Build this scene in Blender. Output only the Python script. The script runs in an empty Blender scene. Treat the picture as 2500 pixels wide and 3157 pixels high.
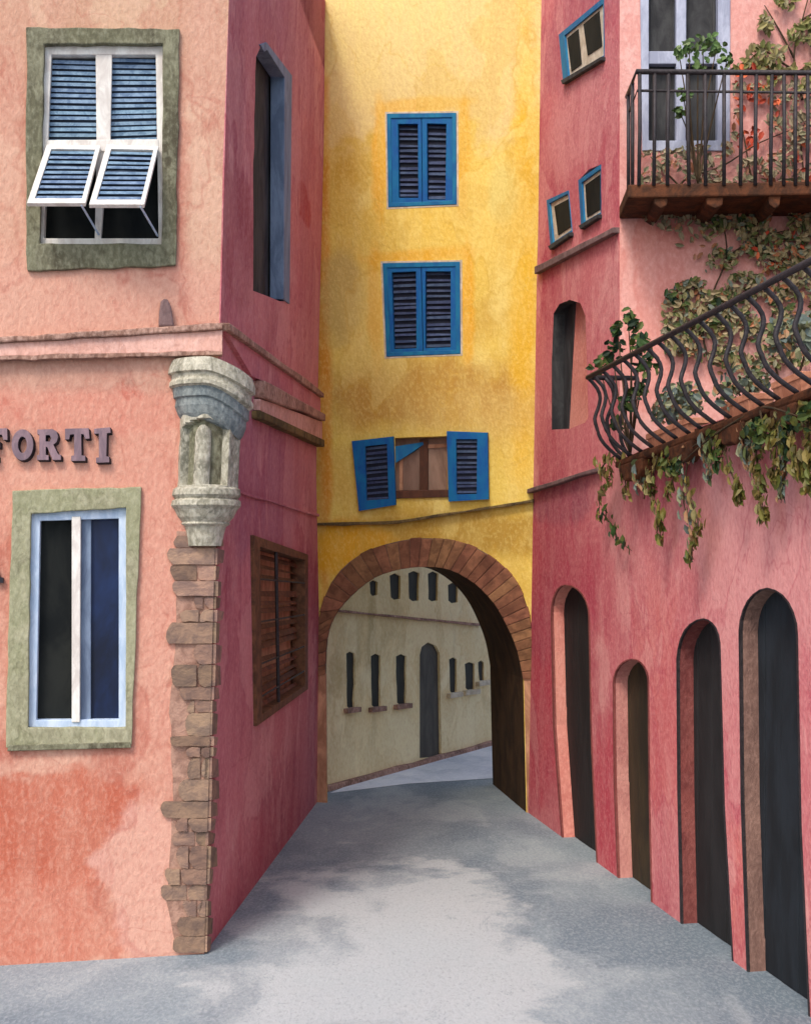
import bpy, bmesh, math, random
from mathutils import Vector, noise
from mathutils.geometry import tessellate_polygon
random.seed(7)
S = bpy.context.scene
COL = S.collection
# ------------------------------------------------------------------ camera model
F, PX0, HZ, EYE = 2600.0, 854.0, 1180.0, 2.24
def P(px, py, d): return Vector(((px-PX0)/F*d, d, EYE-(py-HZ)/F*d))
def G(px, py): return P(px, py, F*EYE/(py-HZ))
class Plane:
    def __init__(s, a, b, c):
        s.n = (b-a).cross(c-a).normalized()
        if s.n.dot(Vector((0,0,EYE))-a) < 0: s.n = -s.n
        s.c = s.n.dot(a)
    def at(s, px, py, off=0.0):
        r = Vector(((px-PX0)/F, 1, -(py-HZ)/F)); o = Vector((0,0,EYE))
        t = (s.c+off - s.n.dot(o))/s.n.dot(r)
        return o+r*t
    def z(s, px, z, off=0.0):
        a = (px-PX0)/F
        Y = (s.c+off-s.n.z*z)/(s.n.x*a+s.n.y)
        return Vector((a*Y, Y, z))
A0 = G(430,2010); A1 = P(482,0,A0.y); C0 = G(668,1690)
FL = Plane(A0, A1, G(0,2035))
SL = Plane(A0, A1, C0)
YC = SL.at(685,0)
D0 = G(1112,1712)
YP = Plane(C0, YC, D0)
RP = Plane(D0, G(1600,2066), YP.at(1140,0))
E0 = RP.at(1305,965); E1 = RP.at(1305,0)
RB = Plane(E0, E1, E0+Vector((2.0,-0.12,0)))
BG = Plane(G(700,1662), G(1045,1566), G(700,1662)+Vector((0,0,3)))

# ------------------------------------------------------------------ materials
def lin(c):
    return tuple(((v/255)/12.92 if v/255 <= .04045 else ((v/255+.055)/1.055)**2.4) for v in c)+(1.0,)
class NT:
    def __init__(s, name, rough=.9, spec=.2):
        m = bpy.data.materials.new(name); m.use_nodes = True; s.m = m
        s.t = m.node_tree; s.t.nodes.clear()
        s.out = s.n('ShaderNodeOutputMaterial'); s.b = s.n('ShaderNodeBsdfPrincipled')
        s.b.inputs['Roughness'].default_value = rough
        s.b.inputs['Specular IOR Level'].default_value = spec
        s.l(s.b.outputs[0], s.out.inputs[0])
        s.geo = s.n('ShaderNodeNewGeometry'); s.pos = s.geo.outputs['Position']
    def n(s, k, **kw):
        o = s.t.nodes.new(k)
        for a, v in kw.items(): setattr(o, a, v)
        return o
    def l(s, a, b): s.t.links.new(a, b)
    def vm(s, op, a, b):
        o = s.n('ShaderNodeVectorMath', operation=op)
        for i, v in enumerate((a, b)):
            if hasattr(v, 'links'): s.l(v, o.inputs[i])
            else: o.inputs[i].default_value = v
        return o.outputs['Value' if op == 'LENGTH' else 'Vector']
    def mth(s, op, a, b=0.0, clamp=False):
        o = s.n('ShaderNodeMath', operation=op, use_clamp=clamp)
        for i, v in enumerate((a, b)):
            if hasattr(v, 'links'): s.l(v, o.inputs[i])
            else: o.inputs[i].default_value = v
        return o.outputs[0]
    def noise(s, scale, detail=4, rough=.55, dist=0.0, stretch=(1,1,1), seed=0):
        v = s.vm('MULTIPLY', s.pos, stretch)
        v = s.vm('ADD', v, (seed*3.1, seed*1.7, seed*2.3))
        o = s.n('ShaderNodeTexNoise'); s.l(v, o.inputs['Vector'])
        o.inputs['Scale'].default_value = scale; o.inputs['Detail'].default_value = detail
        o.inputs['Roughness'].default_value = rough; o.inputs['Distortion'].default_value = dist
        return o
    def rng(s, v, a, b, c=0.0, d=1.0, smooth=True):
        o = s.n('ShaderNodeMapRange', interpolation_type='SMOOTHSTEP' if smooth else 'LINEAR')
        s.l(v, o.inputs[0])
        for i, x in enumerate((a, b, c, d)): o.inputs[i+1].default_value = x
        return o.outputs[0]
    def mix(s, f, a, b, mode='MIX'):
        o = s.n('ShaderNodeMix', data_type='RGBA', blend_type=mode)
        for i, v in ((0, f), (6, a), (7, b)):
            if hasattr(v, 'links'): s.l(v, o.inputs[i])
            else: o.inputs[i].default_value = v
        return o.outputs[2]
    def bump(s, h, strength=.3, dist=.02, prev=None):
        o = s.n('ShaderNodeBump'); o.inputs['Strength'].default_value = strength
        o.inputs['Distance'].default_value = dist; s.l(h, o.inputs['Height'])
        if prev is not None: s.l(prev, o.inputs['Normal'])
        return o.outputs[0]

def wash(name, base, dark, light, seed=0, blobs=(), tide=.35, big=.9, grain=.15, rough=.92, bs=.35, sat=.10):
    """lime-washed / stained plaster: pooled pigment, tide marks, vertical streaks, coarse grain"""
    def ds(c):
        g = sum(c)/3; return tuple(v+(g-v)*sat for v in c)
    base, dark, light = ds(base), ds(dark), ds(light); blobs = [(a,b,c,ds(d),e) for a,b,c,d,e in blobs]
    t = NT(name, rough)
    n1 = t.noise(big, 5, .55, .6, (1,1,.75), seed)
    n2 = t.noise(big*2.6, 6, .6, .4, (1,1,.6), seed+5)
    n3 = t.noise(9, 3, .5, .2, (1,1,.22), seed+9)
    c = t.mix(t.rng(n1.outputs[0], .47, .66), lin(base), lin(dark))
    c = t.mix(t.rng(n2.outputs[0], .50, .68, 0, .85), c, lin(light))
    for (ctr, rad, soft, col, k) in blobs:
        d = t.vm('SUBTRACT', t.pos, tuple(ctr))
        w = t.noise(3.0, 5, .6, .3, (1,1,1), seed+len(name))
        wv = t.vm('MULTIPLY', t.vm('SUBTRACT', w.outputs['Color'], (.5,.5,.5)), (1.3,1.3,1.3))
        d = t.vm('DIVIDE', d, tuple(rad)); d = t.vm('ADD', d, wv)
        L = t.vm('LENGTH', d, (0,0,0))
        c = t.mix(t.rng(L, 1+soft, 1-soft, 0, k), c, lin(col))
    # a further hard edged wash coat with a pooled rim
    n4 = t.noise(big*.75, 4, .6, .25, (1.2,1.2,.7), seed+17)
    c = t.mix(t.rng(n4.outputs[0], .535, .55, 0, .38), c, lin(light))
    c = t.mix(t.rng(t.mth('ABSOLUTE', t.mth('SUBTRACT', n4.outputs[0], .535)), .012, 0, 0, tide), c, lin(dark))
    n5 = t.noise(big*1.3, 5, .6, .5, (1,1,.5), seed+23)
    c = t.mix(t.rng(n5.outputs[0], .54, .565, 0, .3), c, lin(dark))
    # tide marks where a wash dried
    e = t.mth('ABSOLUTE', t.mth('SUBTRACT', n1.outputs[0], .53))
    c = t.mix(t.rng(e, .006, 0, 0, tide), c, lin(dark))
    e2 = t.mth('ABSOLUTE', t.mth('SUBTRACT', n2.outputs[0], .56))
    c = t.mix(t.rng(e2, .008, 0, 0, tide*.5), c, lin(dark))
    # streaks + grain
    c = t.mix(t.rng(n3.outputs[0], .35, .7, 0, .22), c, lin(light))
    g = t.noise(44, 3, .65, .1, (1,1,.6), seed)
    c = t.mix(t.rng(g.outputs[0], .42, .72, 0, grain*1.6), c, lin(tuple(min(255,v+26) for v in light)))
    c = t.mix(t.rng(g.outputs[0], .5, .28, 0, grain*1.6), c, lin(dark))
    t.l(c, t.b.inputs['Base Color'])
    gb = t.noise(70, 4, .65, .1, (1,1,.6), seed+2)
    b = t.bump(n2.outputs[0], .25, .05)
    b = t.bump(g.outputs[0], bs, .018, b)
    b = t.bump(gb.outputs[0], bs*.8, .008, b)
    t.l(b, t.b.inputs['Normal'])
    return t.m

def paint(name, a, b, rough=.6, scale=12, stretch=(1,1,.3), bump=.25, spec=.3, island=0, seed=0, metal=0):
    t = NT(name, rough, spec)
    n = t.noise(scale, 5, .65, .6, stretch, seed)
    c = t.mix(t.rng(n.outputs[0], .36, .64), lin(a), lin(b))
    g = t.noise(scale*5, 3, .6, 0, stretch, seed+3)
    c = t.mix(t.rng(g.outputs[0], .4, .75, 0, .35), c, lin(b))
    if island:
        c2 = t.n('ShaderNodeHueSaturation'); t.l(c, c2.inputs['Color'])
        r = t.geo.outputs['Random Per Island']
        t.l(t.rng(r, 0, 1, 1-island, 1+island, False), c2.inputs['Value'])
        t.l(t.rng(t.mth('FRACT', t.mth('MULTIPLY', r, 7.3)), 0, 1, .488, .512, False), c2.inputs['Hue'])
        c = c2.outputs[0]
    t.l(c, t.b.inputs['Base Color']); t.b.inputs['Metallic'].default_value = metal
    t.l(t.bump(g.outputs[0], bump, .006, t.bump(n.outputs[0], bump, .012)), t.b.inputs['Normal'])
    return t.m

def leafmat(name, cols, rough=.6):
    t = NT(name, rough, .25)
    r = t.n('ShaderNodeValToRGB'); r.color_ramp.interpolation = 'CONSTANT'
    e = r.color_ramp.elements
    while len(e) < len(cols): e.new(.5)
    for i, c in enumerate(cols): e[i].position = i/len(cols); e[i].color = lin(c)
    t.l(t.geo.outputs['Random Per Island'], r.inputs[0])
    n = t.noise(30, 3)
    c = t.mix(t.rng(n.outputs[0], .4, .7, 0, .35), r.outputs[0], lin(cols[0]))
    t.l(c, t.b.inputs['Base Color'])
    return t.m

M = {}
M['sunlit_pale'] = wash('pale paving', (222,226,232), (190,198,206), (236,238,240), 51, [], sat=0, tide=.2)
M['salmon'] = wash('salmon plaster', (196,128,106), (172,94,76), (208,158,134), 1, [
    (FL.at(130,1760), (.95,.6,.34), .10, (184,88,62), .8), (FL.at(130,1940), (.9,.6,.26), .15, (196,112,88), .7),
    (FL.at(330,1850), (.32,.5,.5), .12, (212,158,142), .8), (FL.at(120,1000), (1.2,.6,.5), .4, (206,118,98), .5),
    (FL.at(200,20), (1.5,.8,.36), .5, (198,162,130), .9), (FL.at(440,330), (.14,.5,1.1), .3, (206,168,140), .8),
    (FL.at(30,350), (.3,.6,1.2), .5, (202,158,132), .7),
    (FL.at(150,640), (1.4,.6,.3), .4, (204,140,120), .7), (FL.at(350,1300), (.25,.6,1.0), .4, (204,130,112), .6),
    (FL.at(150,860), (.9,.6,.14), .2, (196,92,76), .6), (FL.at(100,790), (1.2,.5,.09), .5, (158,112,96), .8)])
M['magenta'] = wash('rose plaster', (194,106,114), (160,70,86), (212,146,144), 3, [
    (SL.at(560,1010), (.6,1.6,.6), .25, (156,88,108), .85), (SL.at(560,1850), (.6,2,.5), .4, (178,76,88), .7),
    (SL.at(610,330), (.6,1.5,.7), .5, (200,112,108), .7), (SL.at(500,1450), (.3,.7,.6), .3, (196,112,120), .6),
    (SL.at(600,20), (.8,2,.35), .4, (186,112,124), .7),
    (SL.at(500,500), (.4,.7,.4), .2, (158,70,76), .6), (SL.at(640,430), (.3,.35,.16), .12, (176,52,50), .8),
    (SL.at(600,700), (.7,1.5,.3), .4, (206,124,122), .6)], tide=.45)
M['yellow'] = wash('yellow plaster', (228,196,92), (206,164,66), (236,212,124), 5, [
    (YP.at(900,80), (2.0,1,.85), .16, (222,196,136), .85), (YP.at(890,830), (1.1,1,.30), .4, (184,136,62), .85),
    (YP.at(720,1000), (.3,1,.25), .4, (214,170,78), .6), (YP.at(980,460), (.7,1,.5), .5, (236,196,84), .7),
    (YP.at(1100,560), (.11,1,1.9), .5, (228,178,40), .8), (YP.at(680,700), (.07,1,3.2), .5, (214,132,36), .85),
    (YP.at(885,222), (.38,1,.07), .4, (226,172,66), .7), (YP.at(800,340), (.07,1,.5), .4, (232,166,36), .8), (YP.at(885,538), (.42,1,.06), .4, (232,170,44), .8),
    (YP.at(790,650), (.07,1,.5), .4, (232,166,36), .8), (YP.at(985,640), (.06,1,.5), .4, (232,166,36), .8), (YP.at(975,330), (.06,1,.5), .4, (232,170,44), .8),
    (YP.at(1000,1125), (.9,1,.20), .4, (168,128,52), .8), (YP.at(740,1160), (.35,1,.25), .3, (226,164,28), .9),
    (YP.at(720,620), (.18,1,.4), .4, (184,158,96), .7), (YP.at(1000,880), (.5,1,.25), .4, (204,168,96), .6),
    (YP.at(1060,400), (.13,1,.25), .3, (196,186,110), .6)], sat=0, tide=.4)
M['pink'] = wash('coral pink plaster', (204,106,110), (180,60,80), (222,148,142), 8, [
    (RP.at(1150,1250), (.6,1.5,.9), .3, (182,52,76), .8), (RP.at(1140,1550), (.5,1.2,.6), .3, (204,58,76), .75),
    (RP.at(1600,1150), (.7,1.6,.6), .5, (220,148,142), .75), (RP.at(1220,250), (.6,.9,.35), .5, (214,132,130), .85),
    (RP.at(1400,1500), (.4,.6,.9), .4, (212,108,100), .6), (RP.at(1220,40), (.6,1.1,.4), .25, (172,84,96), .75),
    (RP.at(1220,420), (.6,1.0,.25), .4, (186,74,88), .6), (RP.at(1280,1700), (.12,.4,.6), .3, (188,44,66), .8),
    (RP.at(1180,1060), (.6,.9,.18), .3, (150,74,90), .8), (RP.at(1590,1950), (.5,.4,.5), .4, (216,108,94), .7)], grain=.16, tide=.4)
M['pale_pink'] = wash('pale pink plaster', (214,146,134), (198,116,108), (226,172,160), 12, [
    (RB.at(1350,640), (.35,.6,.8), .5, (222,134,118), .6)], tide=.2)
M['beige'] = wash('beige stone plaster', (234,208,156), (200,174,126), (244,226,182), 15, [
    (BG.at(860,1560), (2,2,.35), .5, (236,216,170), .7)], big=1.2, tide=.2, sat=0)
M['ground'] = None
M['far_dark'] = paint('dark far panes', (64,62,56), (50,50,46), .8, 8, bump=.2)  # plain dark colour of the far window panes
M['far_door'] = paint('grey far door', (92,88,80), (74,70,64), .85, 6, bump=.2)
M['reveal_shade'] = paint('brown reveal with painted shade', (80,60,42), (58,45,34), .95, 5, (1,1,.5), .4, .1)
M['surround'] = wash('grey green stone', (104,102,78), (76,70,54), (134,132,106), 20, [], tide=.5, big=2.5, grain=.25)
M['surround2'] = wash('pale sage stone', (142,142,108), (110,106,80), (164,160,130), 22, [], tide=.4, big=2.5, grain=.2)
M['white'] = paint('chalky white paint', (226,222,214), (200,192,184), .7, 14, (1,1,.4), .35)
M['blue_white'] = paint('pale blue white paint', (196,210,228), (164,184,208), .65, 14, (1,1,.3), .35)
M['grey_white'] = paint('grey white paint', (176,180,196), (146,150,168), .7, 12, (1,1,.3), .4)
M['slat_blue'] = paint('weathered blue slats', (122,146,168), (82,106,132), .7, 20, (1,1,1), .25, island=.15)
M['navy'] = paint('dark navy board', (36,48,64), (24,32,46), .7, 8)
M['glass'] = paint('dark blue window glass', (24,44,84), (12,20,40), .4, 2.2, (1,1,.5), .1, .3)
M['glass_black'] = paint('black window glass', (38,40,38), (22,25,26), .7, 3, (1,1,.5), .1, .08)
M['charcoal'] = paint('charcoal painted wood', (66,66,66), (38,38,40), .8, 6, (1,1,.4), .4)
M['slate_frame'] = paint('slate blue frame', (122,138,160), (92,106,128), .7, 9, (1,1,.3), .3)
M['azure'] = paint('azure shutter paint', (6,80,146), (6,102,150), .6, 9, (1,1,.4), .35)
M['azure_light'] = paint('light azure paint', (20,116,150), (12,92,142), .65, 9, (1,1,.4), .35)
M['louvre_dark'] = paint('dusty dark louvres', (62,76,100), (38,52,80), .75, 10, (1,1,1), .3, island=.25)
M['louvre_navy'] = paint('navy louvre back', (28,34,50), (20,26,38), .8, 8)
M['cream'] = paint('cream paint', (214,202,178), (182,166,140), .8, 12, (1,1,1), .4)
M['iron'] = paint('black wrought iron', (54,46,48), (34,30,32), .55, 30, (1,1,1), .4, .4)
M['rust'] = paint('rusty brown slab', (96,56,34), (60,38,26), .85, 10, (1,1,1), .6, .2)
M['brown_wood'] = paint('brown shutter wood', (116,78,54), (78,52,36), .75, 12, (1,1,1), .4, island=.25)
M['ochre'] = paint('ochre backing boards', (206,156,122), (160,114,86), .85, 8, (1,1,.4), .4)
M['shade_black'] = paint('blue black opening shade', (34,40,46), (22,26,30), .85, 4, (1,1,.3), .4)
M['shade_olive'] = paint('olive brown opening shade', (62,52,34), (42,37,27), .7, 4, (1,1,.3), .4)
M['shade_grey'] = paint('dark grey opening shade', (42,41,41), (30,29,29), .7, 4, (1,1,.3), .4)
M['jamb_pink'] = wash('salmon jamb plaster', (222,140,122), (196,104,92), (230,160,144), 31, [])
M['jamb_mauve'] = wash('mauve jamb plaster', (190,122,112), (160,92,88), (208,142,128), 32, [])
M['jamb_maroon'] = wash('maroon jamb plaster', (130,62,58), (98,44,44), (150,82,74), 33, [])
M['jamb_brown'] = wash('brown jamb plaster', (140,104,92), (106,78,70), (164,124,108), 34, [])
M['mould'] = wash('brown weathered moulding', (150,110,92), (104,74,62), (186,146,128), 36, [], big=3, grain=.3)
M['mould_pink'] = wash('dusty pink moulding', (214,160,142), (172,120,106), (224,176,160), 37, [], big=2, grain=.2)
M['grey_mould'] = wash('grey weathered moulding', (112,88,86), (82,64,66), (140,110,106), 38, [], big=3)
M['line_dark'] = wash('sooty ledge', (84,70,44), (54,46,34), (130,108,62), 39, [], big=3)
M['stone'] = wash('pale carved stone', (158,152,132), (108,106,90), (192,186,166), 40, [], big=4, tide=.6, grain=.3)
M['stone_blue'] = wash('blue grey stone', (104,114,116), (78,88,92), (134,140,136), 41, [], big=4, grain=.3)
M['brick'] = paint('quoin bricks', (152,124,104), (118,98,88), .95, 9, (1,1,1.5), .7, .1, island=.3)
M['mortar'] = paint('old mortar', (176,140,122), (140,108,94), .95, 14, (1,1,1), .6, .1)
M['voussoir'] = paint('arch bricks', (146,104,76), (112,78,58), .95, 9, (1,1,1), .6, .1, island=.22)
M['taupe'] = paint('taupe window board', (158,128,108), (128,100,84), .8, 6, (1,1,.4), .3)
M['umber'] = paint('umber wood', (98,62,44), (74,48,36), .8, 8)
M['letter'] = paint('mauve letter face', (144,118,124), (112,94,102), .7, 14)
M['letter_side'] = paint('black letter side', (44,42,50), (30,28,34), .7, 14)
M['terracotta'] = paint('terracotta', (196,134,104), (166,106,80), .85, 12, (1,1,1), .5)
M['stem'] = paint('brown stems', (84,66,44), (60,48,34), .9, 20)
M['leaf_olive'] = leafmat('olive leaves', [(116,112,58), (138,128,80), (92,96,48), (124,112,76), (146,136,104)])
M['leaf_mix'] = leafmat('mixed creeper leaves', [(136,122,86), (156,140,106), (126,118,86), (92,98,48), (128,124,100), (160,140,106), (134,120,90), (160,100,66), (62,80,38), (104,112,100), (146,130,92), (118,112,70)])
M['leaf_grey'] = leafmat('grey creeper leaves', [(142,128,100), (156,142,114), (128,118,94), (148,132,106), (116,114,84), (160,104,76)])
M['leaf_dark'] = leafmat('dark green leaves', [(38,58,30), (52,76,36), (30,46,30), (70,84,36), (84,90,40)])
M['leaf_fresh'] = leafmat('fresh green leaves', [(84,110,58), (102,124,74), (66,92,46), (116,130,88)])
M['leaf_blue'] = leafmat('blue grey leaves', [(104,120,122), (84,102,108), (126,136,128), (92,104,72), (74,92,92)])
M['leaf_soft'] = leafmat('soft grey green leaves', [(120,120,88), (104,114,100), (132,132,104), (96,106,64), (88,100,96), (150,108,76)])
M['leaf_trail'] = leafmat('trailing leaves', [(106,100,44), (124,108,54), (84,90,38), (112,92,52), (126,116,76)])
M['flower'] = leafmat('orange red flowers', [(186,78,44), (166,62,40), (200,100,62), (150,56,38)])

def ground_mat():
    t = NT('street paving', .9, .25)
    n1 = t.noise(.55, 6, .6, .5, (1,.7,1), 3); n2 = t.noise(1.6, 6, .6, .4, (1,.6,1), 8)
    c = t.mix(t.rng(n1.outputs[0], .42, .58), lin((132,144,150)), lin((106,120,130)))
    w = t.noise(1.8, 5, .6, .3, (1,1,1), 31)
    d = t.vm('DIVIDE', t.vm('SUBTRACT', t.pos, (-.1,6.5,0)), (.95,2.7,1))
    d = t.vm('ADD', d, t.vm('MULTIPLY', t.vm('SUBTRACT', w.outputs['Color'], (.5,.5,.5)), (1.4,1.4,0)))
    c = t.mix(t.rng(t.vm('LENGTH', d, (0,0,0)), 1.12, .85, 0, .85), c, lin((178,183,184)))  # paler middle of the street, its sunlight painted into the colour
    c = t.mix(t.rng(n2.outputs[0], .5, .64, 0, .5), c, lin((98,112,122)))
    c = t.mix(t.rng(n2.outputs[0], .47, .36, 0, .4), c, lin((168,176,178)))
    e = t.mth('ABSOLUTE', t.mth('SUBTRACT', n2.outputs[0], .52))
    c = t.mix(t.rng(e, .006, 0, 0, .35), c, lin((120,132,138)))
    g = t.noise(40, 4, .7, .6, (1.3,.7,1), 2)
    c = t.mix(t.rng(g.outputs[0], .4, .75, 0, .35), c, lin((192,197,198)))
    c = t.mix(t.rng(g.outputs[0], .48, .28, 0, .35), c, lin((112,118,122)))
    t.l(c, t.b.inputs['Base Color'])
    t.l(t.bump(g.outputs[0], .5, .012, t.bump(n2.outputs[0], .3, .03)), t.b.inputs['Normal'])
    return t.m
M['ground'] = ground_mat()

# ------------------------------------------------------------------ object helpers
def empty(name, loc, label, cat, group=None):
    o = bpy.data.objects.new(name, None); COL.objects.link(o); o.location = loc
    o.empty_display_size = .2
    o['label'] = label; o['category'] = cat
    if group: o['group'] = group
    return o
def rootloc(o):
    while o.parent: o = o.parent
    return Vector(o.location)
def part(name, bm, mats, parent=None, bevel=0.0, smooth=False, label=None, base=None):
    bmesh.ops.recalc_face_normals(bm, faces=bm.faces[:])
    off = rootloc(parent) if parent else (base or Vector((0,0,0)))
    for v in bm.verts: v.co -= off
    me = bpy.data.meshes.new(name); bm.to_mesh(me); bm.free()
    for m in (mats if isinstance(mats, (list, tuple)) else [mats]): me.materials.append(M[m])
    if smooth:
        for p in me.polygons: p.use_smooth = True
    o = bpy.data.objects.new(name, me); COL.objects.link(o)
    if parent: o.parent = parent
    elif base: o.location = base
    if label: o['label'] = label
    if bevel:
        b = o.modifiers.new('bevel', 'BEVEL'); b.width = bevel; b.segments = 2
        b.limit_method = 'ANGLE'; b.angle_limit = math.radians(40)
    return o
def BM(): return bmesh.new()
def wob(poly, amp=1.6, step=22, seed=0, closed=True):
    """break a pixel outline into short runs with a hand-made wobble"""
    out = []; n = len(poly)
    for i in range(n if closed else n-1):
        a, b = poly[i], poly[(i+1) % n]
        L = math.hypot(b[0]-a[0], b[1]-a[1]); k = max(1, int(L/step))
        for j in range(k):
            t = j/k; x = a[0]+(b[0]-a[0])*t; y = a[1]+(b[1]-a[1])*t
            q = noise.noise_vector(Vector((x*.031+seed, y*.031, seed*1.7)))
            q2 = noise.noise_vector(Vector((x*.11+seed, y*.11, seed*2.7)))
            out.append((x+(q.x+q2.x*.6)*amp*1.6, y+(q.y+q2.y*.6)*amp*1.6))
    if not closed: out.append(poly[-1])
    return out
def extr(bm, pts, n, o0, o1, mi=0, side_mi=None, sh=Vector((0,0,0))):
    a = [bm.verts.new(p+n*o1) for p in pts]; b = [bm.verts.new(p+n*o0+sh) for p in pts]
    f = bm.faces.new(a); f.material_index = mi
    f = bm.faces.new(b[::-1]); f.material_index = mi if side_mi is None else side_mi
    k = len(pts)
    for i in range(k):
        f = bm.faces.new((a[i], b[i], b[(i+1) % k], a[(i+1) % k])); f.material_index = mi if side_mi is None else side_mi
def ring(bm, outer, inner, n, o0, o1, closed=True, mi=0):
    k = len(outer)
    V = [[bm.verts.new(p+n*o) for p in L] for L in (outer, inner) for o in (o0, o1)]  # outer0, outer1, inner0, inner1
    rng = range(k if closed else k-1)
    for i in rng:
        j = (i+1) % k
        for q in ((V[1][i],V[1][j],V[3][j],V[3][i]), (V[0][j],V[0][i],V[2][i],V[2][j]),
                  (V[0][i],V[0][j],V[1][j],V[1][i]), (V[2][j],V[2][i],V[3][i],V[3][j])):
            bm.faces.new(q).material_index = mi
    if not closed:
        for i in (0, k-1): bm.faces.new((V[0][i],V[1][i],V[3][i],V[2][i])).material_index = mi
def hexa(bm, p, mi=0):
    v = [bm.verts.new(x) for x in p]
    for q in ((0,1,2,3),(7,6,5,4),(0,4,5,1),(1,5,6,2),(2,6,7,3),(3,7,4,0)):
        bm.faces.new([v[i] for i in q]).material_index = mi
def quadbox(bm, q, n, o0, o1, mi=0):
    hexa(bm, [p+n*o0 for p in q]+[p+n*o1 for p in q], mi)
def wall(bm, outer, holes, backf, hole_mi=None):
    """flat wall with openings; backf(point)->point on the back; hole_mi: material slot of each reveal"""
    loops = [outer]+holes; flat = [p for L in loops for p in L]
    fv = [bm.verts.new(p) for p in flat]; bv = [bm.verts.new(backf(p)) for p in flat]
    # a shared flat basis for the tessellation
    tri = tessellate_polygon([[Vector(p) for p in L] for L in loops])
    for t in tri:
        try:
            bm.faces.new([fv[i] for i in t]); bm.faces.new([bv[i] for i in reversed(t)])
        except ValueError: pass
    s = 0
    for li, L in enumerate(loops):
        k = len(L)
        for i in range(k):
            j = (i+1) % k
            f = bm.faces.new((fv[s+i], fv[s+j], bv[s+j], bv[s+i]))
            if li and hole_mi: f.material_index = hole_mi[li-1]
        s += k
def tube(bm, pts, r, seg=7, r1=None, cap=True):
    n = len(pts); rings = []
    up = Vector((0,0,1))
    for i, p in enumerate(pts):
        d = (pts[min(i+1,n-1)]-pts[max(i-1,0)]).normalized()
        a = d.cross(up if abs(d.z) < .9 else Vector((0,1,0))).normalized(); b = d.cross(a)
        rr = r if r1 is None else r+(r1-r)*i/(n-1)
        rings.append([bm.verts.new(p+(a*math.cos(2*math.pi*k/seg)+b*math.sin(2*math.pi*k/seg))*rr) for k in range(seg)])
    for i in range(n-1):
        for k in range(seg):
            bm.faces.new((rings[i][k], rings[i][(k+1)%seg], rings[i+1][(k+1)%seg], rings[i+1][k]))
    if cap: bm.faces.new(rings[0]); bm.faces.new(rings[-1][::-1])
def spline(pts, sub=5):
    out = []; n = len(pts)
    for i in range(n-1):
        p0, p1, p2, p3 = pts[max(i-1,0)], pts[i], pts[i+1], pts[min(i+2,n-1)]
        for j in range(sub):
            t = j/sub
            out.append(.5*((2*p1)+(p2-p0)*t+(2*p0-5*p1+4*p2-p3)*t*t+(3*p1-p0-3*p2+p3)*t**3))
    out.append(pts[-1]); return out
def bil(q, u, v):   # q = tl,tr,br,bl
    return (q[0]*(1-u)+q[1]*u)*(1-v)+(q[3]*(1-u)+q[2]*u)*v
def inset(q, l, t, r, b):
    return [bil(q,l,t), bil(q,1-r,t), bil(q,1-r,1-b), bil(q,l,1-b)]
def louvre(bm, q, n, cnt, off=0.0, depth=.02, fill=.62, jit=.15, mi=0, seed=1):
    rr = random.Random(seed)
    for i in range(cnt):
        v0 = (i+.12+rr.uniform(0,jit))/cnt; v1 = v0+fill/cnt
        a, b = bil(q,0,v0), bil(q,1,v0+rr.uniform(-.1,.1)*jit/cnt*5); c, d = bil(q,1,v1), bil(q,0,v1)
        th = n*.004
        hexa(bm, [a+n*off, b+n*off, c+n*(off+depth), d+n*(off+depth), a+n*off+th, b+n*off+th, c+n*(off+depth)+th, d+n*(off+depth)+th], mi)
def pts(pl, L, off=0.0): return [pl.at(x,y,off) for x, y in L]
def quad(pl, *c, off=0.0): return [pl.at(x,y,off) for x, y in c]
def body(footprint, z0, z1):
    bm = BM(); a = [bm.verts.new((x,y,z0)) for x,y in footprint]; b = [bm.verts.new((x,y,z1)) for x,y in footprint]
    bm.faces.new(a[::-1]); bm.faces.new(b); k = len(a)
    for i in range(k): bm.faces.new((a[i],a[(i+1)%k],b[(i+1)%k],b[i]))
    return bm
def strip(pl, top, bot, o0, o1):
    bm = BM(); ring(bm, pts(pl, top), pts(pl, bot), pl.n, o0, o1, closed=False); return bm

# ------------------------------------------------------------------ ground
bm = BM()
for x, y in ((-150,-60),(150,-60),(150,240),(-150,240)): bm.verts.new((x,y,0))
bm.faces.new(bm.verts[:])
g = part('street', bm, 'ground'); g['kind'] = 'structure'
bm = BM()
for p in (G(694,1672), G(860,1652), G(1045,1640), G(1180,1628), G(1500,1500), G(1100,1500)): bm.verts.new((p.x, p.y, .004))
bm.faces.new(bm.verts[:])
g = part('sunlit_ground', bm, 'sunlit_pale'); g['kind'] = 'structure'  # pale sheet added to paint in the sunlit ground past the arch

# ------------------------------------------------------------------ CORNER HOUSE (left)
H = empty('corner_house', A0.copy(), 'salmon pink corner house with a carved stone corner column, white louvred window and raised lettering', 'house')
TOP = 6.5
# front wall with two window holes
up_hole = wob([(92,92),(346,92),(344,518),(80,518)], 1.2, 40, 2)
lo_hole = wob([(64,1081),(268,1068),(267,1535),(58,1534)], 1.2, 40, 3)
outer = [FL.z(-1100,-.15), FL.z(430,-.15), FL.at(430,2010), FL.at(440,1600), FL.at(453,1100), FL.at(464,690), FL.at(473,340), FL.at(482,0), FL.z(489,TOP), FL.z(-1100,TOP)]
bm = BM(); wall(bm, outer, [pts(FL,up_hole), pts(FL,lo_hole)], lambda p: p-FL.n*.30)
part('front_wall', bm, 'salmon', H)
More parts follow.
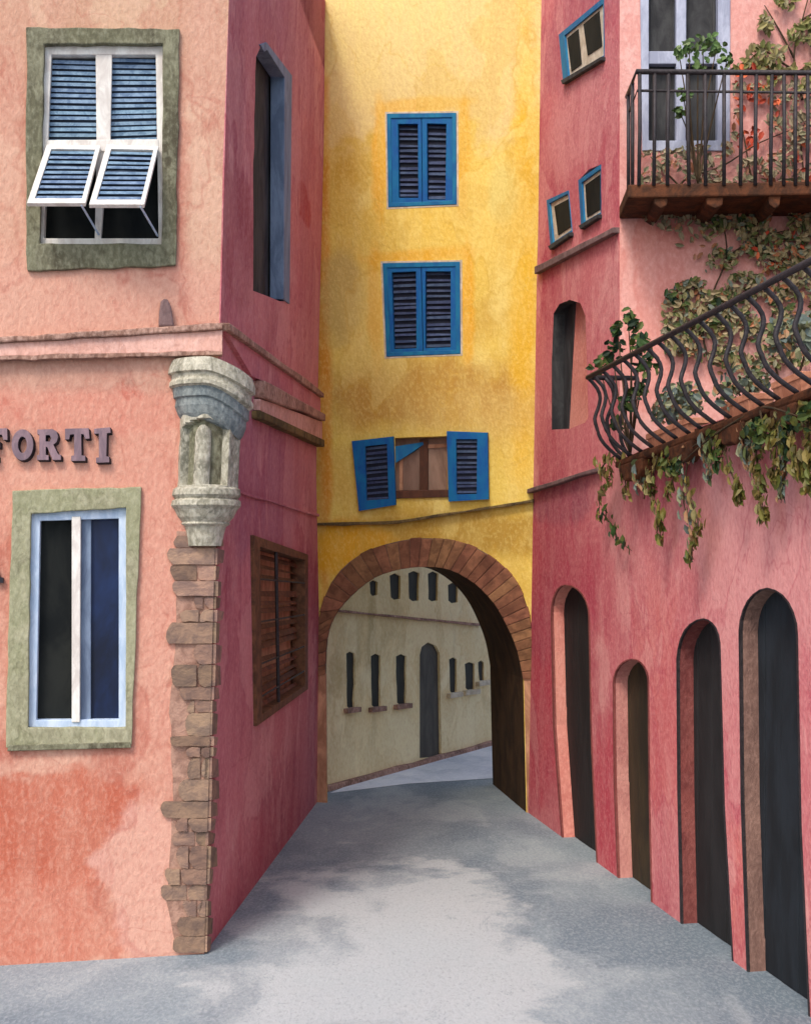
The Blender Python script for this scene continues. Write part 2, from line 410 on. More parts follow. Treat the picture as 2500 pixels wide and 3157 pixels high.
# side wall
slit = wob([(538,158),(540,120),(547,100),(556,92),(596,134),(609,162),(610,400),(604,634),(590,634),(566,626),(533,612),(534,400)], 1.3, 30, 4)
gr = [(530,1132),(640,1170),(641,1448),(536,1524)]
outer = [SL.z(430,-.15), SL.z(672,-.15), SL.at(668,1690), SL.at(672,1300), SL.at(666,1000), SL.at(672,700), SL.at(682,300), SL.at(685,0), SL.z(690,TOP), SL.z(489,TOP), SL.at(482,0), SL.at(473,340), SL.at(464,690), SL.at(453,1100), SL.at(440,1600), SL.at(430,2010)]
bm = BM(); wall(bm, outer, [pts(SL,slit), pts(SL,gr)], lambda p: p-SL.n*.10, [1,2])
part('side_wall', bm, ['magenta','slate_frame','brown_wood'], H)
a = FL.z(-1100,0)-FL.n*.31; b_ = A0+Vector((-.42,.36,0)); c_ = C0+Vector((-.35,0.3,0))
part('house_body', body([(a.x,a.y),(b_.x,b_.y),(c_.x,c_.y),(c_.x-4,c_.y+.4),(a.x,c_.y+.4)], -.1, TOP-.05), 'salmon', H)

# upper window: stone surround, white frame, four louvred panels (the lower two pushed out)
so = wob([(56,60),(216,56),(378,64),(376,300),(371,560),(210,562),(57,572),(60,400),(54,240)], 2.2, 34, 5)
bm = BM(); 
def loopmatch(o, i_):  # resample both loops to the same count, around their centre
    def rs(L, N=64):
        tot = 0; seg = []
        for k in range(len(L)):
            p, q = L[k], L[(k+1)%len(L)]; d = math.hypot(q[0]-p[0], q[1]-p[1]); seg.append(d); tot += d
        out = []; 
        for s in range(N):
            t = tot*s/N; k = 0
            while t > seg[k]: t -= seg[k]; k += 1
            p, q = L[k], L[(k+1)%len(L)]; u = t/seg[k] if seg[k] else 0
            out.append((p[0]+(q[0]-p[0])*u, p[1]+(q[1]-p[1])*u))
        return out
    return rs(o), rs(i_)
def surround(pl, tl, tr, br, bl, il, ir, jr, jl, amp, sd):
    O = []; I = []
    for (a,b),(c,d) in (((tl,tr),(il,ir)), ((tr,br),(ir,jr)), ((br,bl),(jr,jl)), ((bl,tl),(jl,il))):
        for k in range(12):
            t = k/12
            for L, p, q, am in ((O,a,b,amp),(I,c,d,amp*.6)):
                x = p[0]+(q[0]-p[0])*t; y = p[1]+(q[1]-p[1])*t
                v = noise.noise_vector(Vector((x*.03+sd, y*.03, sd)))
                L.append((x+v.x*am*2, y+v.y*am*2))
    bm = BM(); ring(bm, pts(pl,O), pts(pl,I), pl.n, -.05, .028); return bm
win = part('window', surround(FL,(56,59),(378,63),(371,561),(57,572),(95,96),(343,95),(341,515),(84,515),2.4,1), 'surround', H, .006, label='large upper window with white louvred shutters in a grey green stone surround')
bm = BM()
fq = quad(FL,(93,93),(346,93),(344,519),(81,519))
ring(bm, fq, quad(FL,(108,112),(328,112),(334,500),(92,500)), FL.n, -.10, -.012)
quadbox(bm, quad(FL,(201,108),(236,108),(232,302),(203,302)), FL.n, -.09, -.016)
quadbox(bm, quad(FL,(203,302),(226,302),(212,505),(199,505)), FL.n, -.09, -.018)
quadbox(bm, quad(FL,(100,293),(334,291),(334,316),(98,318)), FL.n, -.088, -.008)
part('window_frame', bm, 'white', win, .004)
for k, (q, c) in enumerate(((((109,114),(202,117),(204,295),(99,295)),15), (((236,112),(328,114),(330,291),(224,295)),15))):
    bm = BM(); Q = quad(FL,*q); quadbox(bm, Q, FL.n, -.082, -.060, 1); louvre(bm, Q, FL.n, c, -.058, .006, .66, seed=k)
    part('louvre_panel', bm, ['slat_blue','navy'], win)
def flap(hl, hr, br, bl, d, sd):
    Q = [FL.at(*hl, .0), FL.at(*hr, .0), P(*br, d), P(*bl, d)]
    n = (Q[1]-Q[0]).cross(Q[3]-Q[0]).normalized()
    if n.y > 0: n = -n
    bm = BM(); I = inset(Q, .11, .07, .08, .08)
    ring(bm, Q, I, n, -.012, .014, mi=1)
    quadbox(bm, inset(Q,.07,.05,.05,.06), n, -.010, -.004, 2)
    louvre(bm, I, n, 10, 0, .003, .62, seed=sd)
    part('shutter_flap', bm, ['slat_blue','white','navy'], win, .003, label='lower louvred flap pushed out at its foot')
    bm = BM()   # stay rod that keeps the flap open
    tube(bm, [Q[2]*.93+Q[3]*.07, FL.at(br[0]+28, br[1]+62, -.01)], .006); part('stay_rod', bm, 'blue_white', win)
flap((99,308),(212,310),(180,431),(57,431),6.62,4)
flap((225,308),(334,311),(304,434),(188,434),6.62,5)
for q in ((91,436),(202,436),(199,500),(91,500)), ((211,420),(336,418),(334,498),(213,498)):
    pass
bm = BM(); quadbox(bm, quad(FL,(90,316),(336,314),(334,502),(88,502)), FL.n, -.13, -.095)
part('window_pane', bm, 'glass_black', win)

# lower window
lw = part('window', surround(FL,(27,1034),(298,1026),(277,1569),(13,1575),(66,1083),(266,1070),(265,1532),(60,1532),1.8,9), 'surround2', H, .006, label='tall lower window with pale blue frame in a sage stone surround')
bm = BM()
ring(bm, quad(FL,(62,1079),(270,1066),(269,1537),(56,1537)), quad(FL,(84,1097),(250,1092),(250,1517),(76,1518)), FL.n, -.09, -.012)
part('window_frame', bm, 'blue_white', lw, .004)
bm = BM(); ring(bm, quad(FL,(61,1078),(271,1065),(270,1538),(55,1538)), quad(FL,(64,1081),(268,1068),(267,1535),(58,1535)), FL.n, -.08, -.008); part('edge_trim', bm, 'iron', lw)
bm = BM(); quadbox(bm, quad(FL,(151,1088),(170,1088),(168,1522),(151,1522)), FL.n, -.085, .0); part('mullion', bm, 'white', lw, .004)
bm = BM(); quadbox(bm, quad(FL,(170,1090),(191,1090),(190,1520),(168,1520)), FL.n, -.085, -.045); part('sash_stile', bm, 'slate_frame', lw, .004)
bm = BM(); quadbox(bm, quad(FL,(72,1088),(158,1088),(158,1522),(70,1522)), FL.n, -.12, -.075); part('pane', bm, 'glass_black', lw)
bm = BM(); quadbox(bm, quad(FL,(160,1088),(256,1088),(254,1522),(160,1522)), FL.n, -.12, -.072); part('pane', bm, 'glass', lw)
bm = BM(); quadbox(bm, quad(FL,(20,1568),(275,1562),(277,1574),(16,1581)), FL.n, -.02, .034); part('sill', bm, 'surround', lw, .004)

# string courses of the front and the side
def jit(L, a, sd): return [(x, y+noise.noise(Vector((x*.02+sd, sd, 0)))*a) for x, y in L]
def lerpline(x0,y0,x1,y1,n=16): return [(x0+(x1-x0)*i/n, y0+(y1-y0)*i/n) for i in range(n+1)]
T1 = jit([(-1100,765)]+lerpline(-60,718,468,684),5,1); T2 = jit([(-1100,785)]+lerpline(-60,730,468,698),4,2)
T3 = jit([(-1100,810)]+lerpline(-60,753,468,742),5,3); T4 = jit([(-1100,818)]+lerpline(-60,763,468,750),4,4)
part('cornice', strip(FL, T1, T2, -.02, .070), 'mould', H, .008)
part('cornice_band', strip(FL, T2, T3, -.02, .045), 'mould_pink', H, .004)
part('cornice_lip', strip(FL, T3, T4, -.02, .056), 'mould', H, .003)
part('cornice', strip(SL, jit(lerpline(462,680,668,826),3,5), jit(lerpline(464,696,668,838),3,6), -.02, .06), 'mould', H, .006)
part('cornice_band', strip(SL, lerpline(464,696,668,838), lerpline(520,790,668,868), -.02, .03), 'magenta', H)
part('cornice', strip(SL, jit(lerpline(535,800,668,872),3,7), jit(lerpline(535,838,668,886),4,8), -.02, .075), 'mould', H, .010)
part('cornice_band', strip(SL, jit(lerpline(534,839,668,888),3,7), lerpline(533,864,668,926), -.02, .045), 'mould_pink', H, .004)
part('cornice_lip', strip(SL, jit(lerpline(530,864,668,926),3,9), jit(lerpline(530,880,668,942),4,10), -.02, .065), 'line_dark', H, .008)
part('string_course', strip(SL, jit(lerpline(500,1034,668,1084),3,11), jit(lerpline(500,1038,668,1089),3,12), -.02, .02), 'magenta', H, .004)
bm = BM(); extr(bm, pts(FL,[(334,690),(335,660),(339,638),(346,631),(354,634),(361,650),(367,690)]), FL.n, -.02, .05)
part('wall_vent', bm, 'grey_mould', H, .01, label='small grey arched cowl sitting on the cornice')

# slit window contents
bm = BM(); quadbox(bm, quad(SL,(520,80),(622,80),(622,660),(520,660)), SL.n, -.30, -.102)
w = part('window', bm, 'charcoal', H, label='tall narrow slit window with a slate blue edge')
bm = BM(); ring(bm, quad(SL,(545,93),(558,88),(612,158),(607,640)), quad(SL,(553,108),(559,104),(596,162),(594,630)), SL.n, -.09, .012, closed=False)
part('window_frame', bm, 'slate_frame', w, .004)
# brown louvred shutter on the side wall
bm = BM(); quadbox(bm, quad(SL,(520,1120),(650,1160),(650,1460),(525,1540)), SL.n, -.2, -.102)
w = part('window', bm, 'ochre', H, label='brown slatted window grille on the rose side wall')
G4 = quad(SL,(527,1127),(643,1168),(643,1452),(534,1530))
bm = BM(); ring(bm, G4, inset(G4,.09,.05,.07,.045), SL.n, -.09, .025); part('grille_frame', bm, 'brown_wood', w, .006)
bm = BM(); louvre(bm, inset(G4,.06,.05,.05,.045), SL.n, 14, -.06, .016, .42, .6, seed=9); part('slats', bm, 'brown_wood', w)
bm = BM(); tube(bm, [bil(G4,.38,.03)+SL.n*.01, bil(G4,.40,.97)+SL.n*.01], .014)
for k, v in enumerate((.22,.45,.68,.86)): tube(bm, [bil(G4,.03,v)+SL.n*.014, bil(G4,.97,v-.01)+SL.n*.014], .007)
part('grille_bars', bm, 'iron', w)

# corner column
def lathe(bm, prof, cx, depth, seg=48, flute=None, mi=0, droop=None):
    base = None; rings = []
    for (py, r) in prof:
        c = P(cx(py), py, depth); rr = r/F*depth
        R = []
        for k in range(seg):
            a = 2*math.pi*k/seg; f = 1.0
            if flute: f = flute(a, py)
            f += noise.noise(Vector((math.cos(a)*2, math.sin(a)*2, py*.05)))*.03
            R.append(bm.verts.new(c+Vector((math.cos(a)*rr*f, math.sin(a)*rr*f, -max(0,math.cos(a))**1.6*(droop(py) if droop else 0)/F*depth))))
        rings.append(R)
    for i in range(len(rings)-1):
        for k in range(seg): bm.faces.new((rings[i][k], rings[i][(k+1)%seg], rings[i+1][(k+1)%seg], rings[i+1][k])).material_index = mi
    bm.faces.new(rings[0]); bm.faces.new(rings[-1][::-1])
cx = lambda py: 446-(py-800)*.045
DC = A0.y+.02
col = part('corner_column', (lambda b: (lathe(b, [(872,42),(1042,42)], cx, DC, 48), b)[1])(BM()), 'stone', H, label='carved pale stone column on the house corner')
def top0(py): return 888 < py < 1024
def shaft_fl(a, py):
    s = abs(((a/(2*math.pi)*8+.3) % 1)-.5)*2        # 0 in the middle of a face, 1 at an edge
    top = 1 if py > 905 and py < 1020 else 0
    w = (a-math.radians(268)+math.pi) % (2*math.pi)-math.pi     # angle from the face turned to the street
    hood = 1-((py-912)/-26)**2 if py < 912 else 1
    if top0(py) and abs(w) < .86*max(.25,hood):
        k = (w+.04)/(.36 if py > 930 else .36*math.sqrt(max(.02,1-((930-py)/30)**2)) if py > 901 else .01)
        if abs(k) < 1: return .74+.27*math.sqrt(1-k*k)
        return .74
    return 1.0+.03*math.cos(a*8)
ys = [860,872,880,887,890,895,899,902,904,907,911,916,922,928,934,942,980,1012,1019,1023,1026,1036]
bm = BM(); lathe(bm, [(y,64) for y in ys], cx, DC, 104, shaft_fl)
for f in bm.faces:
    c = f.calc_center_median(); a = math.atan2(c.y-DC, c.x-P(cx(950),950,DC).x) % (2*math.pi)
    w_ = (a-math.radians(268)+math.pi) % (2*math.pi)-math.pi; r_ = math.hypot(c.x-P(cx(950),950,DC).x, c.y-DC)
    if abs(w_) < .9 and r_ < 53/F*DC: f.material_index = 1  # shade of the recess painted in with the darker stone
part('fluted_shaft', bm, ['stone','surround'], col)
bm = BM(); lathe(bm, [(762,74),(764,84),(780,90),(792,91),(795,84),(804,84),(810,88),(818,88),(822,80)], cx, DC, 56, droop=lambda y: 34+(y-762)*.15); part('abacus', bm, 'stone', col, smooth=False)
bm = BM(); lathe(bm, [(818,80),(826,80),(842,79),(845,74),(860,74),(876,68),(884,63)], cx, DC, 56, droop=lambda y: 44); part('capital_neck', bm, 'stone_blue', col, smooth=False)
bm = BM(); lathe(bm, [(1026,62),(1032,70),(1044,72),(1052,66),(1056,72),(1066,73),(1074,66),(1090,58),(1100,50),(1104,52),(1110,44),(1124,40),(1150,36)], cx, DC, 56); part('base_corbel', bm, 'stone', col, smooth=False)
# quoin bricks down the corner
rr = random.Random(4)
bm = BM(); y = 1128; row = 0
def cornx(py): return 482-(py)*52/2010
while y < 2004:
    h = rr.uniform(20,50); 
    if y+h > 1984: h = 2008-y
    big = rr.random() < .35
    L = 392-(y-1120)*.03-(rr.uniform(16,40) if big else rr.uniform(-24,12))
    R0, R1 = cornx(y), cornx(y+h)
    pr = rr.uniform(.006,.030); m_ = .05
    gp = rr.uniform(1,2.5); cut = L+rr.uniform(.3,.7)*(R0-L)
    dep = rr.uniform(.004,.010)
    segs = [(L,R0,R1)] if rr.random() < .45 else [(L,cut,cut),(cut+2,R0,R1)]
    for (l, r0, r1) in segs:
        jl = rr.uniform(-9,9)
        hh = h-gp; rd = min(hh*.5, 14)*rr.uniform(.7,1.1); sk = rr.uniform(-.25,.25)
        arc = [(l+rd-rd*math.sin(math.pi*t_/6)+rr.uniform(-1.5,1.5), y+hh-hh*(.5-.5*math.cos(math.pi*t_/6))+sk*hh*math.sin(math.pi*t_/6)) for t_ in range(7)]
        q = [(l+(r0-l)*.5,y+rr.uniform(-1.5,1.5)),(r0,y),(r1,y+hh),(l+(r1-l)*.5,y+hh+rr.uniform(-2,2))]+arc
        q = [q[0],q[1],q[2],q[3]]+arc
        extr(bm, pts(FL,q), FL.n, -.02, pr)
        if r0 == R0:   # return round the corner onto the side wall
            w_ = rr.uniform(5,14)
            q = [(R0-1,y),(R0+w_,y+w_*.3),(R1+w_+rr.uniform(-3,3),y+h-gp+w_*-.3),(R1-1,y+h-gp)]
            extr(bm, pts(SL,q), SL.n, -.02, pr)
    y += h; row += 1
part('quoin_bricks', bm, 'brick', H, .008)
bm = BM(); q = wob([(372,1118),(cornx(1118)-1,1118),(cornx(2006)-1,2006),(376,2008),(352,1900),(366,1700),(358,1500),(372,1300)], 3, 30, 8)
extr(bm, pts(FL,q), FL.n, -.01, .005); part('mortar_bed', bm, 'mortar', H)

# lettering
SH = FL.at(104.5,1004)-FL.at(100,1000)
def letter_obj(L, poly, hole, parent, depth=.04):
    bm = BM()
    if hole:
        N = len(poly)
        loops_o = pts(FL, poly); loops_i = pts(FL, hole)
        nf = FL.n
        fo = [p+nf*depth for p in loops_o]; fi = [p+nf*depth for p in loops_i]
        wall(bm, fo, [fi], lambda p: p-nf*(depth+.01)+SH)
        for f in bm.faces: f.material_index = 1
        bm.normal_update()
        for f in bm.faces:
            c = f.calc_center_median()
            if abs(nf.dot(c)-(FL.c+depth)) < .002: f.material_index = 0
    else: extr(bm, pts(FL,poly), FL.n, -.01, depth, 0, 1, SH)
    return part('letter', bm, ['letter','letter_side'], parent, .002, label='letter '+L)
sg = empty('raised_lettering', FL.at(110,972), 'mauve block letters with black sides above the tall lower window', 'lettering')
def oval(cx_, cy_, rx, ry, n=24): return [(cx_+rx*math.cos(2*math.pi*k/n), cy_+ry*math.sin(2*math.pi*k/n)) for k in range(n)]
letter_obj('F', [(-34,905),(17,903),(18,928),(9,928),(6,917),(-12,917),(-12,931),(2,931),(2,944),(-12,944),(-12,960),(-2,961),(-2,972),(-34,972),(-34,961),(-27,960),(-27,916),(-34,915)], None, sg)
letter_obj('O', oval(49,938,23,33), oval(49,938,9,17), sg)
letter_obj('R', [(80,906),(112,905),(121,910),(124,921),(121,932),(114,938),(124,958),(130,959),(130,970),(112,970),(101,943),(98,943),(98,959),(104,960),(104,970),(79,970),(79,960),(84,959),(84,917),(80,916)], [(98,918),(98,931),(106,931),(109,925),(106,918)][::-1], sg)
letter_obj('T', [(138,904),(188,903),(190,925),(180,926),(177,916),(172,916),(173,960),(181,961),(181,972),(151,972),(151,961),(157,960),(157,916),(149,917),(147,927),(138,927)], None, sg)
letter_obj('I', [(199,904),(233,901),(234,913),(226,914),(225,962),(231,963),(231,975),(203,976),(203,965),(209,964),(209,915),(199,915)], None, sg)
sg2 = empty('lower_lettering', FL.at(-20,1225), 'black block letter beside the tall lower window at the left edge', 'lettering')
bm = BM(); wall(bm, [p+FL.n*.03 for p in pts(FL,[(-62,1228),(-62,1219),(-55,1218),(-38,1150),(-18,1150),(1,1216),(8,1217),(8,1228),(-22,1228),(-22,1218),(-15,1217),(-19,1202),(-37,1202),(-41,1217),(-34,1218),(-34,1228)])],
     [[p+FL.n*.03 for p in pts(FL,[(-35,1193),(-21,1193),(-28,1168)])]], lambda p: p-FL.n*.04)
part('letter', bm, 'letter_side', sg2, label='letter A')

# ------------------------------------------------------------------ YELLOW HOUSE
Yh = empty('yellow_house', D0.copy(), 'narrow tall yellow house with blue shutters standing over a brick archway', 'house')
inner = [(686,1420),(690,1345),(706,1298),(740,1256),(790,1217),(846,1199),(900,1194),(950,1201),(1000,1229),(1040,1270),(1068,1318),(1090,1372),(1102,1430)]
spl = [ (v.x, v.y) for v in spline([Vector((x,y,0)) for x,y in inner], 3)]
zt = 8.3
outer = [YP.z(600,-.15), YP.z(690,-.15)]+pts(YP, spl)+[YP.z(1109,-.15), YP.z(1168,-.15), YP.z(1168,zt), YP.z(600,zt)]
w1 = wob([(815,238),(961,236),(963,431),(817,437)], 1.2, 30, 11); w2 = wob([(806,553),(969,550),(970,746),(814,752)], 1.2, 30, 12)
w3 = [(832,922),(946,918),(946,1046),(834,1050)]
def yback(p):
    px = PX0+F*p.x/p.y; s = max(.3, min(1.0, .37+(px-668)/(1110-668)*.63))
    return p+Vector((-.20*s, 1.38*s, 0))
bm = BM(); wall(bm, outer, [pts(YP,w1),pts(YP,w2),pts(YP,w3)], yback)
for f in bm.faces:
    bm.normal_update()
    break
k0 = 0
part_y = None
# reveal of the archway gets dark brown, its shade painted into the colour
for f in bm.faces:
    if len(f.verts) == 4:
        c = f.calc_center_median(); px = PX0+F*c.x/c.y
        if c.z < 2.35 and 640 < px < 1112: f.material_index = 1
part('front_wall', bm, ['yellow','reveal_shade'], Yh)
# brick arch
vo = [(652,1430),(660,1360),(668,1318),(700,1225),(759,1168),(839,1140),(912,1134),(983,1146),(1047,1181),(1092,1232),(1116,1300),(1124,1362),(1128,1430)]
SO = spline([Vector((x,y,0)) for x,y in vo], 3); SI = spline([Vector((x,y,0)) for x,y in inner], 3)
bm = BM(); rr = random.Random(2)
for i in range(len(SO)-1):
    q = []
    for s, (u, v) in ((SO,(i+.06,i+.94)), ):
        pass
    def L_(S_, t): 
        k = min(int(t), len(S_)-2); return S_[k].lerp(S_[k+1], t-k)
    a, b = L_(SO,i+.02), L_(SO,i+.98); c, d = L_(SI,i+.98), L_(SI,i+.02)
    pr = rr.uniform(.018,.028)
    e = rr.uniform(-2,2); a = a+(a-d).normalized()*e; b = b+(b-c).normalized()*e
    quadbox(bm, [YP.at(p.x,p.y) for p in (a,b,c,d)], YP.n, -.02, pr)
arch = part('brick_arch', bm, 'voussoir', Yh, .006)
bm = BM(); ring(bm, [YP.at(p.x,p.y) for p in SO], [YP.at(p.x,p.y) for p in SI], YP.n, -.01, .012, closed=False); part('mortar_bed', bm, 'brick', arch)
bm = BM(); quadbox(bm, [YP.z(655,1.2), YP.z(687,1.2), YP.z(689,0), YP.z(655,0)], YP.n, -.01, .012); part('jamb', bm, 'ochre', Yh)
bm = BM(); quadbox(bm, [YP.z(1103,1.36), YP.z(1126,1.36), YP.z(1126,0), YP.z(1110.5,0)], YP.n, -.01, .012); part('jamb', bm, 'ochre', Yh)
part('string_course', strip(YP, jit([(640,1102)]+lerpline(668,1101,812,1098,5)+lerpline(840,1096,1125,1052,10),3,3), jit([(640,1108)]+lerpline(668,1107,812,1104,5)+lerpline(840,1102,1125,1057,10),3,4), -.02, .055), 'line_dark', Yh, .005)
def shutter(pl, Q, panel, parent, n_sl, o0, o1, sd, matf='azure', label=None):
    bm = BM(); ring(bm, Q, panel, pl.n, o0, o1)
    s = part('shutter', bm, matf, parent, .004, label=label)
    return s
def closed_window(q, lp, rp, mid, label, sd, cnt):
    O = quad(YP,*q); bm = BM()
    wi = BM(); ring(wi, O, inset(O,.06,.05,.06,.045), YP.n, -.10, .008)
    W = part('window', wi, 'azure_light', Yh, .004, label=label)
    I = inset(O,.055,.045,.055,.04)
    hb = BM(); ring(hb, inset(O,-.026,-.02,-.028,-.02), inset(O,-.002,-.002,-.002,-.002), YP.n, -.02, .003); part('surround', hb, 'cream', W)
    LQ = [I[0], bil(I,.495,0), bil(I,.495,1), I[3]]; RQ = [bil(I,.505,0), I[1], I[2], bil(I,.505,1)]
    for k, (Q, pp) in enumerate(((LQ, lp),(RQ, rp))):
        p4 = quad(YP,*pp); bm = BM(); ring(bm, Q, p4, YP.n, -.06, .0)
        quadbox(bm, p4, YP.n, -.058, -.045, 2); louvre(bm, p4, YP.n, cnt, -.045, .012, .5, .35, mi=1, seed=sd+k)
        part('shutter', bm, ['azure','louvre_dark','louvre_navy'], W, .003)
    return W
closed_window([(815,239),(961,237),(962,430),(818,436)], [(838,260),(880,260),(881,416),(840,416)], [(899,259),(940,260),(938,420),(900,420)], 0, 'topmost blue shuttered window, closed', 20, 13)
closed_window([(806,554),(969,551),(970,745),(814,751)], [(825,573),(876,571),(877,733),(830,735)], [(896,571),(949,571),(949,731),(896,733)], 0, 'middle blue shuttered window, closed', 30, 14)
# open window
bm = BM(); quadbox(bm, quad(YP,(826,915),(952,910),(952,1056),(828,1060)), YP.n, -.30, -.10)
ow = part('window', bm, 'taupe', Yh, label='lowest window with its two blue shutters thrown open')
bm = BM(); quadbox(bm, quad(YP,(880,926),(897,926),(897,1046),(880,1046)), YP.n, -.10, -.07); part('mullion', bm, 'umber', ow)
bm = BM(); ring(bm, quad(YP,(836,940),(945,934),(945,1046),(836,1048)), quad(YP,(843,948),(938,942),(938,1036),(843,1038)), YP.n, -.10, -.085); part('window_frame', bm, 'ochre', ow)
bm = BM(); quadbox(bm, quad(YP,(833,1034),(945,1032),(946,1047),(834,1050)), YP.n, -.10, .02); part('sill', bm, 'umber', ow, .004)
for k, (q, p) in enumerate((([(744,929),(831,919),(836,1063),(759,1076)], [(772,940),(818,935),(821,1050),(775,1054)]), ([(943,908),(1029,911),(1031,1051),(947,1056)], [(963,925),(1007,925),(1006,1040),(964,1041)]))):
    Q, p4 = quad(YP,*q), quad(YP,*p); bm = BM(); ring(bm, Q, p4, YP.n, .012, .05)
    quadbox(bm, p4, YP.n, .015, .025, 2); louvre(bm, p4, YP.n, 11, .026, .008, .5, .35, mi=1, seed=50+k)
    part('shutter', bm, ['azure','louvre_dark','louvre_navy'], ow, .004)
bm = BM(); a_, b2, c2, d2 = YP.at(833,940,-.02), YP.at(903,929,-.09), YP.at(872,952,-.085), YP.at(834,975,-.01)
hexa(bm, [a_,b2,c2,d2]+[p+YP.n*.008 for p in (a_,b2,c2,d2)]); part('awning_flap', bm, 'azure_light', ow, label='blue flap of cloth in the corner of the open window')

# ------------------------------------------------------------------ BEIGE HOUSE beyond the arch
bl = BG.z(676,0); Bh = empty('beige_house', bl, 'beige house with narrow dark windows seen through the archway', 'house')
wins_up = [(778,1222,795,1256),(821,1208,844,1264),(860,1202,883,1268),(901,1203,923,1268),(943,1227,965,1272)]
wins_lo = [(729,1372,748,1494),(781,1377,802,1492),(834,1378,856,1486),(946,1385,963,1462),(979,1394,1000,1456),(1007,1391,1020,1437)]
holes = []
for k, (x0,y0,x1,y1) in enumerate(wins_up+wins_lo):
    m = (x0+x1)/2
    holes.append(wob([(x0,y0+5),(m,y0),(x1,y0+5),(x1-1,y1-3),(m-2,y1),(x0+2,y1-6)], .9, 16, 60+k))
dr = [(884,1598),(884,1380),(888,1363),(902,1353),(918,1360),(926,1376),(930,1594)]
holes_m = [pts(BG,h) for h in holes]+[pts(BG,dr)]
outer = [BG.z(676,-.1), BG.z(1180,-.1), BG.z(1180,4.4), BG.z(676,4.4)]
bm = BM(); wall(bm, outer, holes_m, lambda p: p-BG.n*.05)
part('front_wall', bm, 'beige', Bh)
for k, (x0,y0,x1,y1) in enumerate(wins_up+wins_lo):
    bm = BM(); quadbox(bm, quad(BG,(x0-4,y0-4),(x1+4,y0-4),(x1+4,y1+4),(x0-4,y1+4)), BG.n, -.10, -.022)
    w = part('window', bm, 'far_dark', Bh)
    if k >= 5:
        bm = BM(); sl = (-.27); quadbox(bm, quad(BG,(x0-5,y1-1),(x1+5,y1-5),(x1+5,y1+5),(x0-5,y1+9)), BG.n, -.02, .05); part('sill', bm, 'cream' if k > 7 else 'mould', w, .003)
bm = BM(); quadbox(bm, quad(BG,(876,1348),(936,1348),(936,1600),(876,1610)), BG.n, -.10, -.03)
d_ = part('door', bm, 'far_door', Bh, label='tall round headed grey door')
part('string_course', strip(BG, jit([(676,1283)]+lerpline(720,1286,1010,1314),3,5), jit([(676,1287)]+lerpline(720,1290,1010,1319),3,6), -.02, .05), 'mould', Bh, .004)
part('plinth', strip(BG, jit(lerpline(680,1656,1180,1522),3,7), lerpline(680,1669,1180,1530), -.02, .06), 'mould', Bh, .01)
n_ = BG.n; p0, p1 = BG.z(676,0), BG.z(1180,0)
part('house_body', body([((p-n_*k).x,(p-n_*k).y) for p,k in ((p0,.15),(p1,.15),(p1,4),(p0,4))], -.1, 4.35), 'beige', Bh)

# ------------------------------------------------------------------ PINK HOUSE (right)
Ph = empty('pink_house', RP.at(1440,1950), 'coral pink house with a row of arched doorways and two planted balconies', 'house')
HT = 7.6
terr = [(1305,968),(1450,906),(1600,856),(1708,820),(1850,770),(2100,690),(2500,560)]
def archpoly(L, top, R, bL, bR):
    """L,R: left/right x at springing, top: (x,y), bL,bR: bottom points"""
    (lx, ly), (tx, ty), (rx, ry) = L, top, R
    o = [bL, ((bL[0]+lx)/2+(lx-bL[0])*.25, (bL[1]+ly)/2), (lx,ly)]
    for k in range(1,6):
        a = math.pi/2*k/6; o.append((tx-(tx-lx)*math.cos(a), ly-(ly-ty)*math.sin(a)))
    o.append((tx,ty))
    for k in range(1,6):
        a = math.pi/2*(1-k/6); o.append((tx+(rx-tx)*math.cos(a), ry-(ry-ty)*math.sin(a)))
    o += [(rx,ry), ((bR[0]+rx)/2-(bR[0]-rx)*.2, (bR[1]+ry)/2), bR]
    return o
def expand(poly, d):
    out = []
    for i, p in enumerate(poly):
        a, b = poly[max(i-1,0)], poly[min(i+1,len(poly)-1)]
        dx, dy = b[0]-a[0], b[1]-a[1]; L = math.hypot(dx,dy)
        w = d*(.75+.5*noise.noise(Vector((p[0]*.05,p[1]*.02,1))))
        out.append((p[0]+dy/L*w, p[1]-dx/L*w))
    return out
def yb(x): return 1712+(x-1112)*(2066-1712)/(1600-1112)+1
arches = [archpoly((1163,1290),(1191,1233),(1240,1300),(1185,yb(1185)),(1257,yb(1257))),
          archpoly((1293,1440),(1333,1390),(1365,1440),(1303,yb(1303)),(1372,yb(1372))),
          archpoly((1428,1390),(1482,1305),(1516,1370),(1436,yb(1436)),(1543,yb(1543))),
          archpoly((1560,1330),(1616,1241),(1678,1340),(1576,yb(1576)),(1704,yb(1704)))]
outer = [RP.z(1112,-.15)]
for a in arches:
    outer += [RP.z(a[0][0],-.15)]+pts(RP, a)+[RP.z(a[-1][0],-.15)]
outer += [RP.z(2500,-.15)]+[RP.at(*p) for p in terr[::-1]]+[RP.at(1305,700), RP.at(1303,400), RP.at(1305,0), RP.z(1305,HT), RP.z(1143,HT), RP.at(1140,0), RP.at(1133,500), RP.at(1118,900), RP.at(1112,1300)]
wA = wob([(1178,72),(1224,34),(1272,-6),(1273,118),(1230,142),(1187,168)],1.2,30,21)
wB = wob([(1152,421),(1198,400),(1206,488),(1160,517)],1.0,24,22)
wC = wob([(1219,379),(1240,356),(1266,346),(1266,450),(1225,474)],1.0,24,23)
nich = [(1162,905),(1162,760),(1166,660),(1178,640),(1200,631),(1222,638),(1233,665),(1236,760),(1239,880),(1232,890),(1200,903)]
bm = BM(); wall(bm, outer, [pts(RP,wA),pts(RP,wB),pts(RP,wC),pts(RP,nich)], lambda p: p-RP.n*.11)
bm.normal_update()
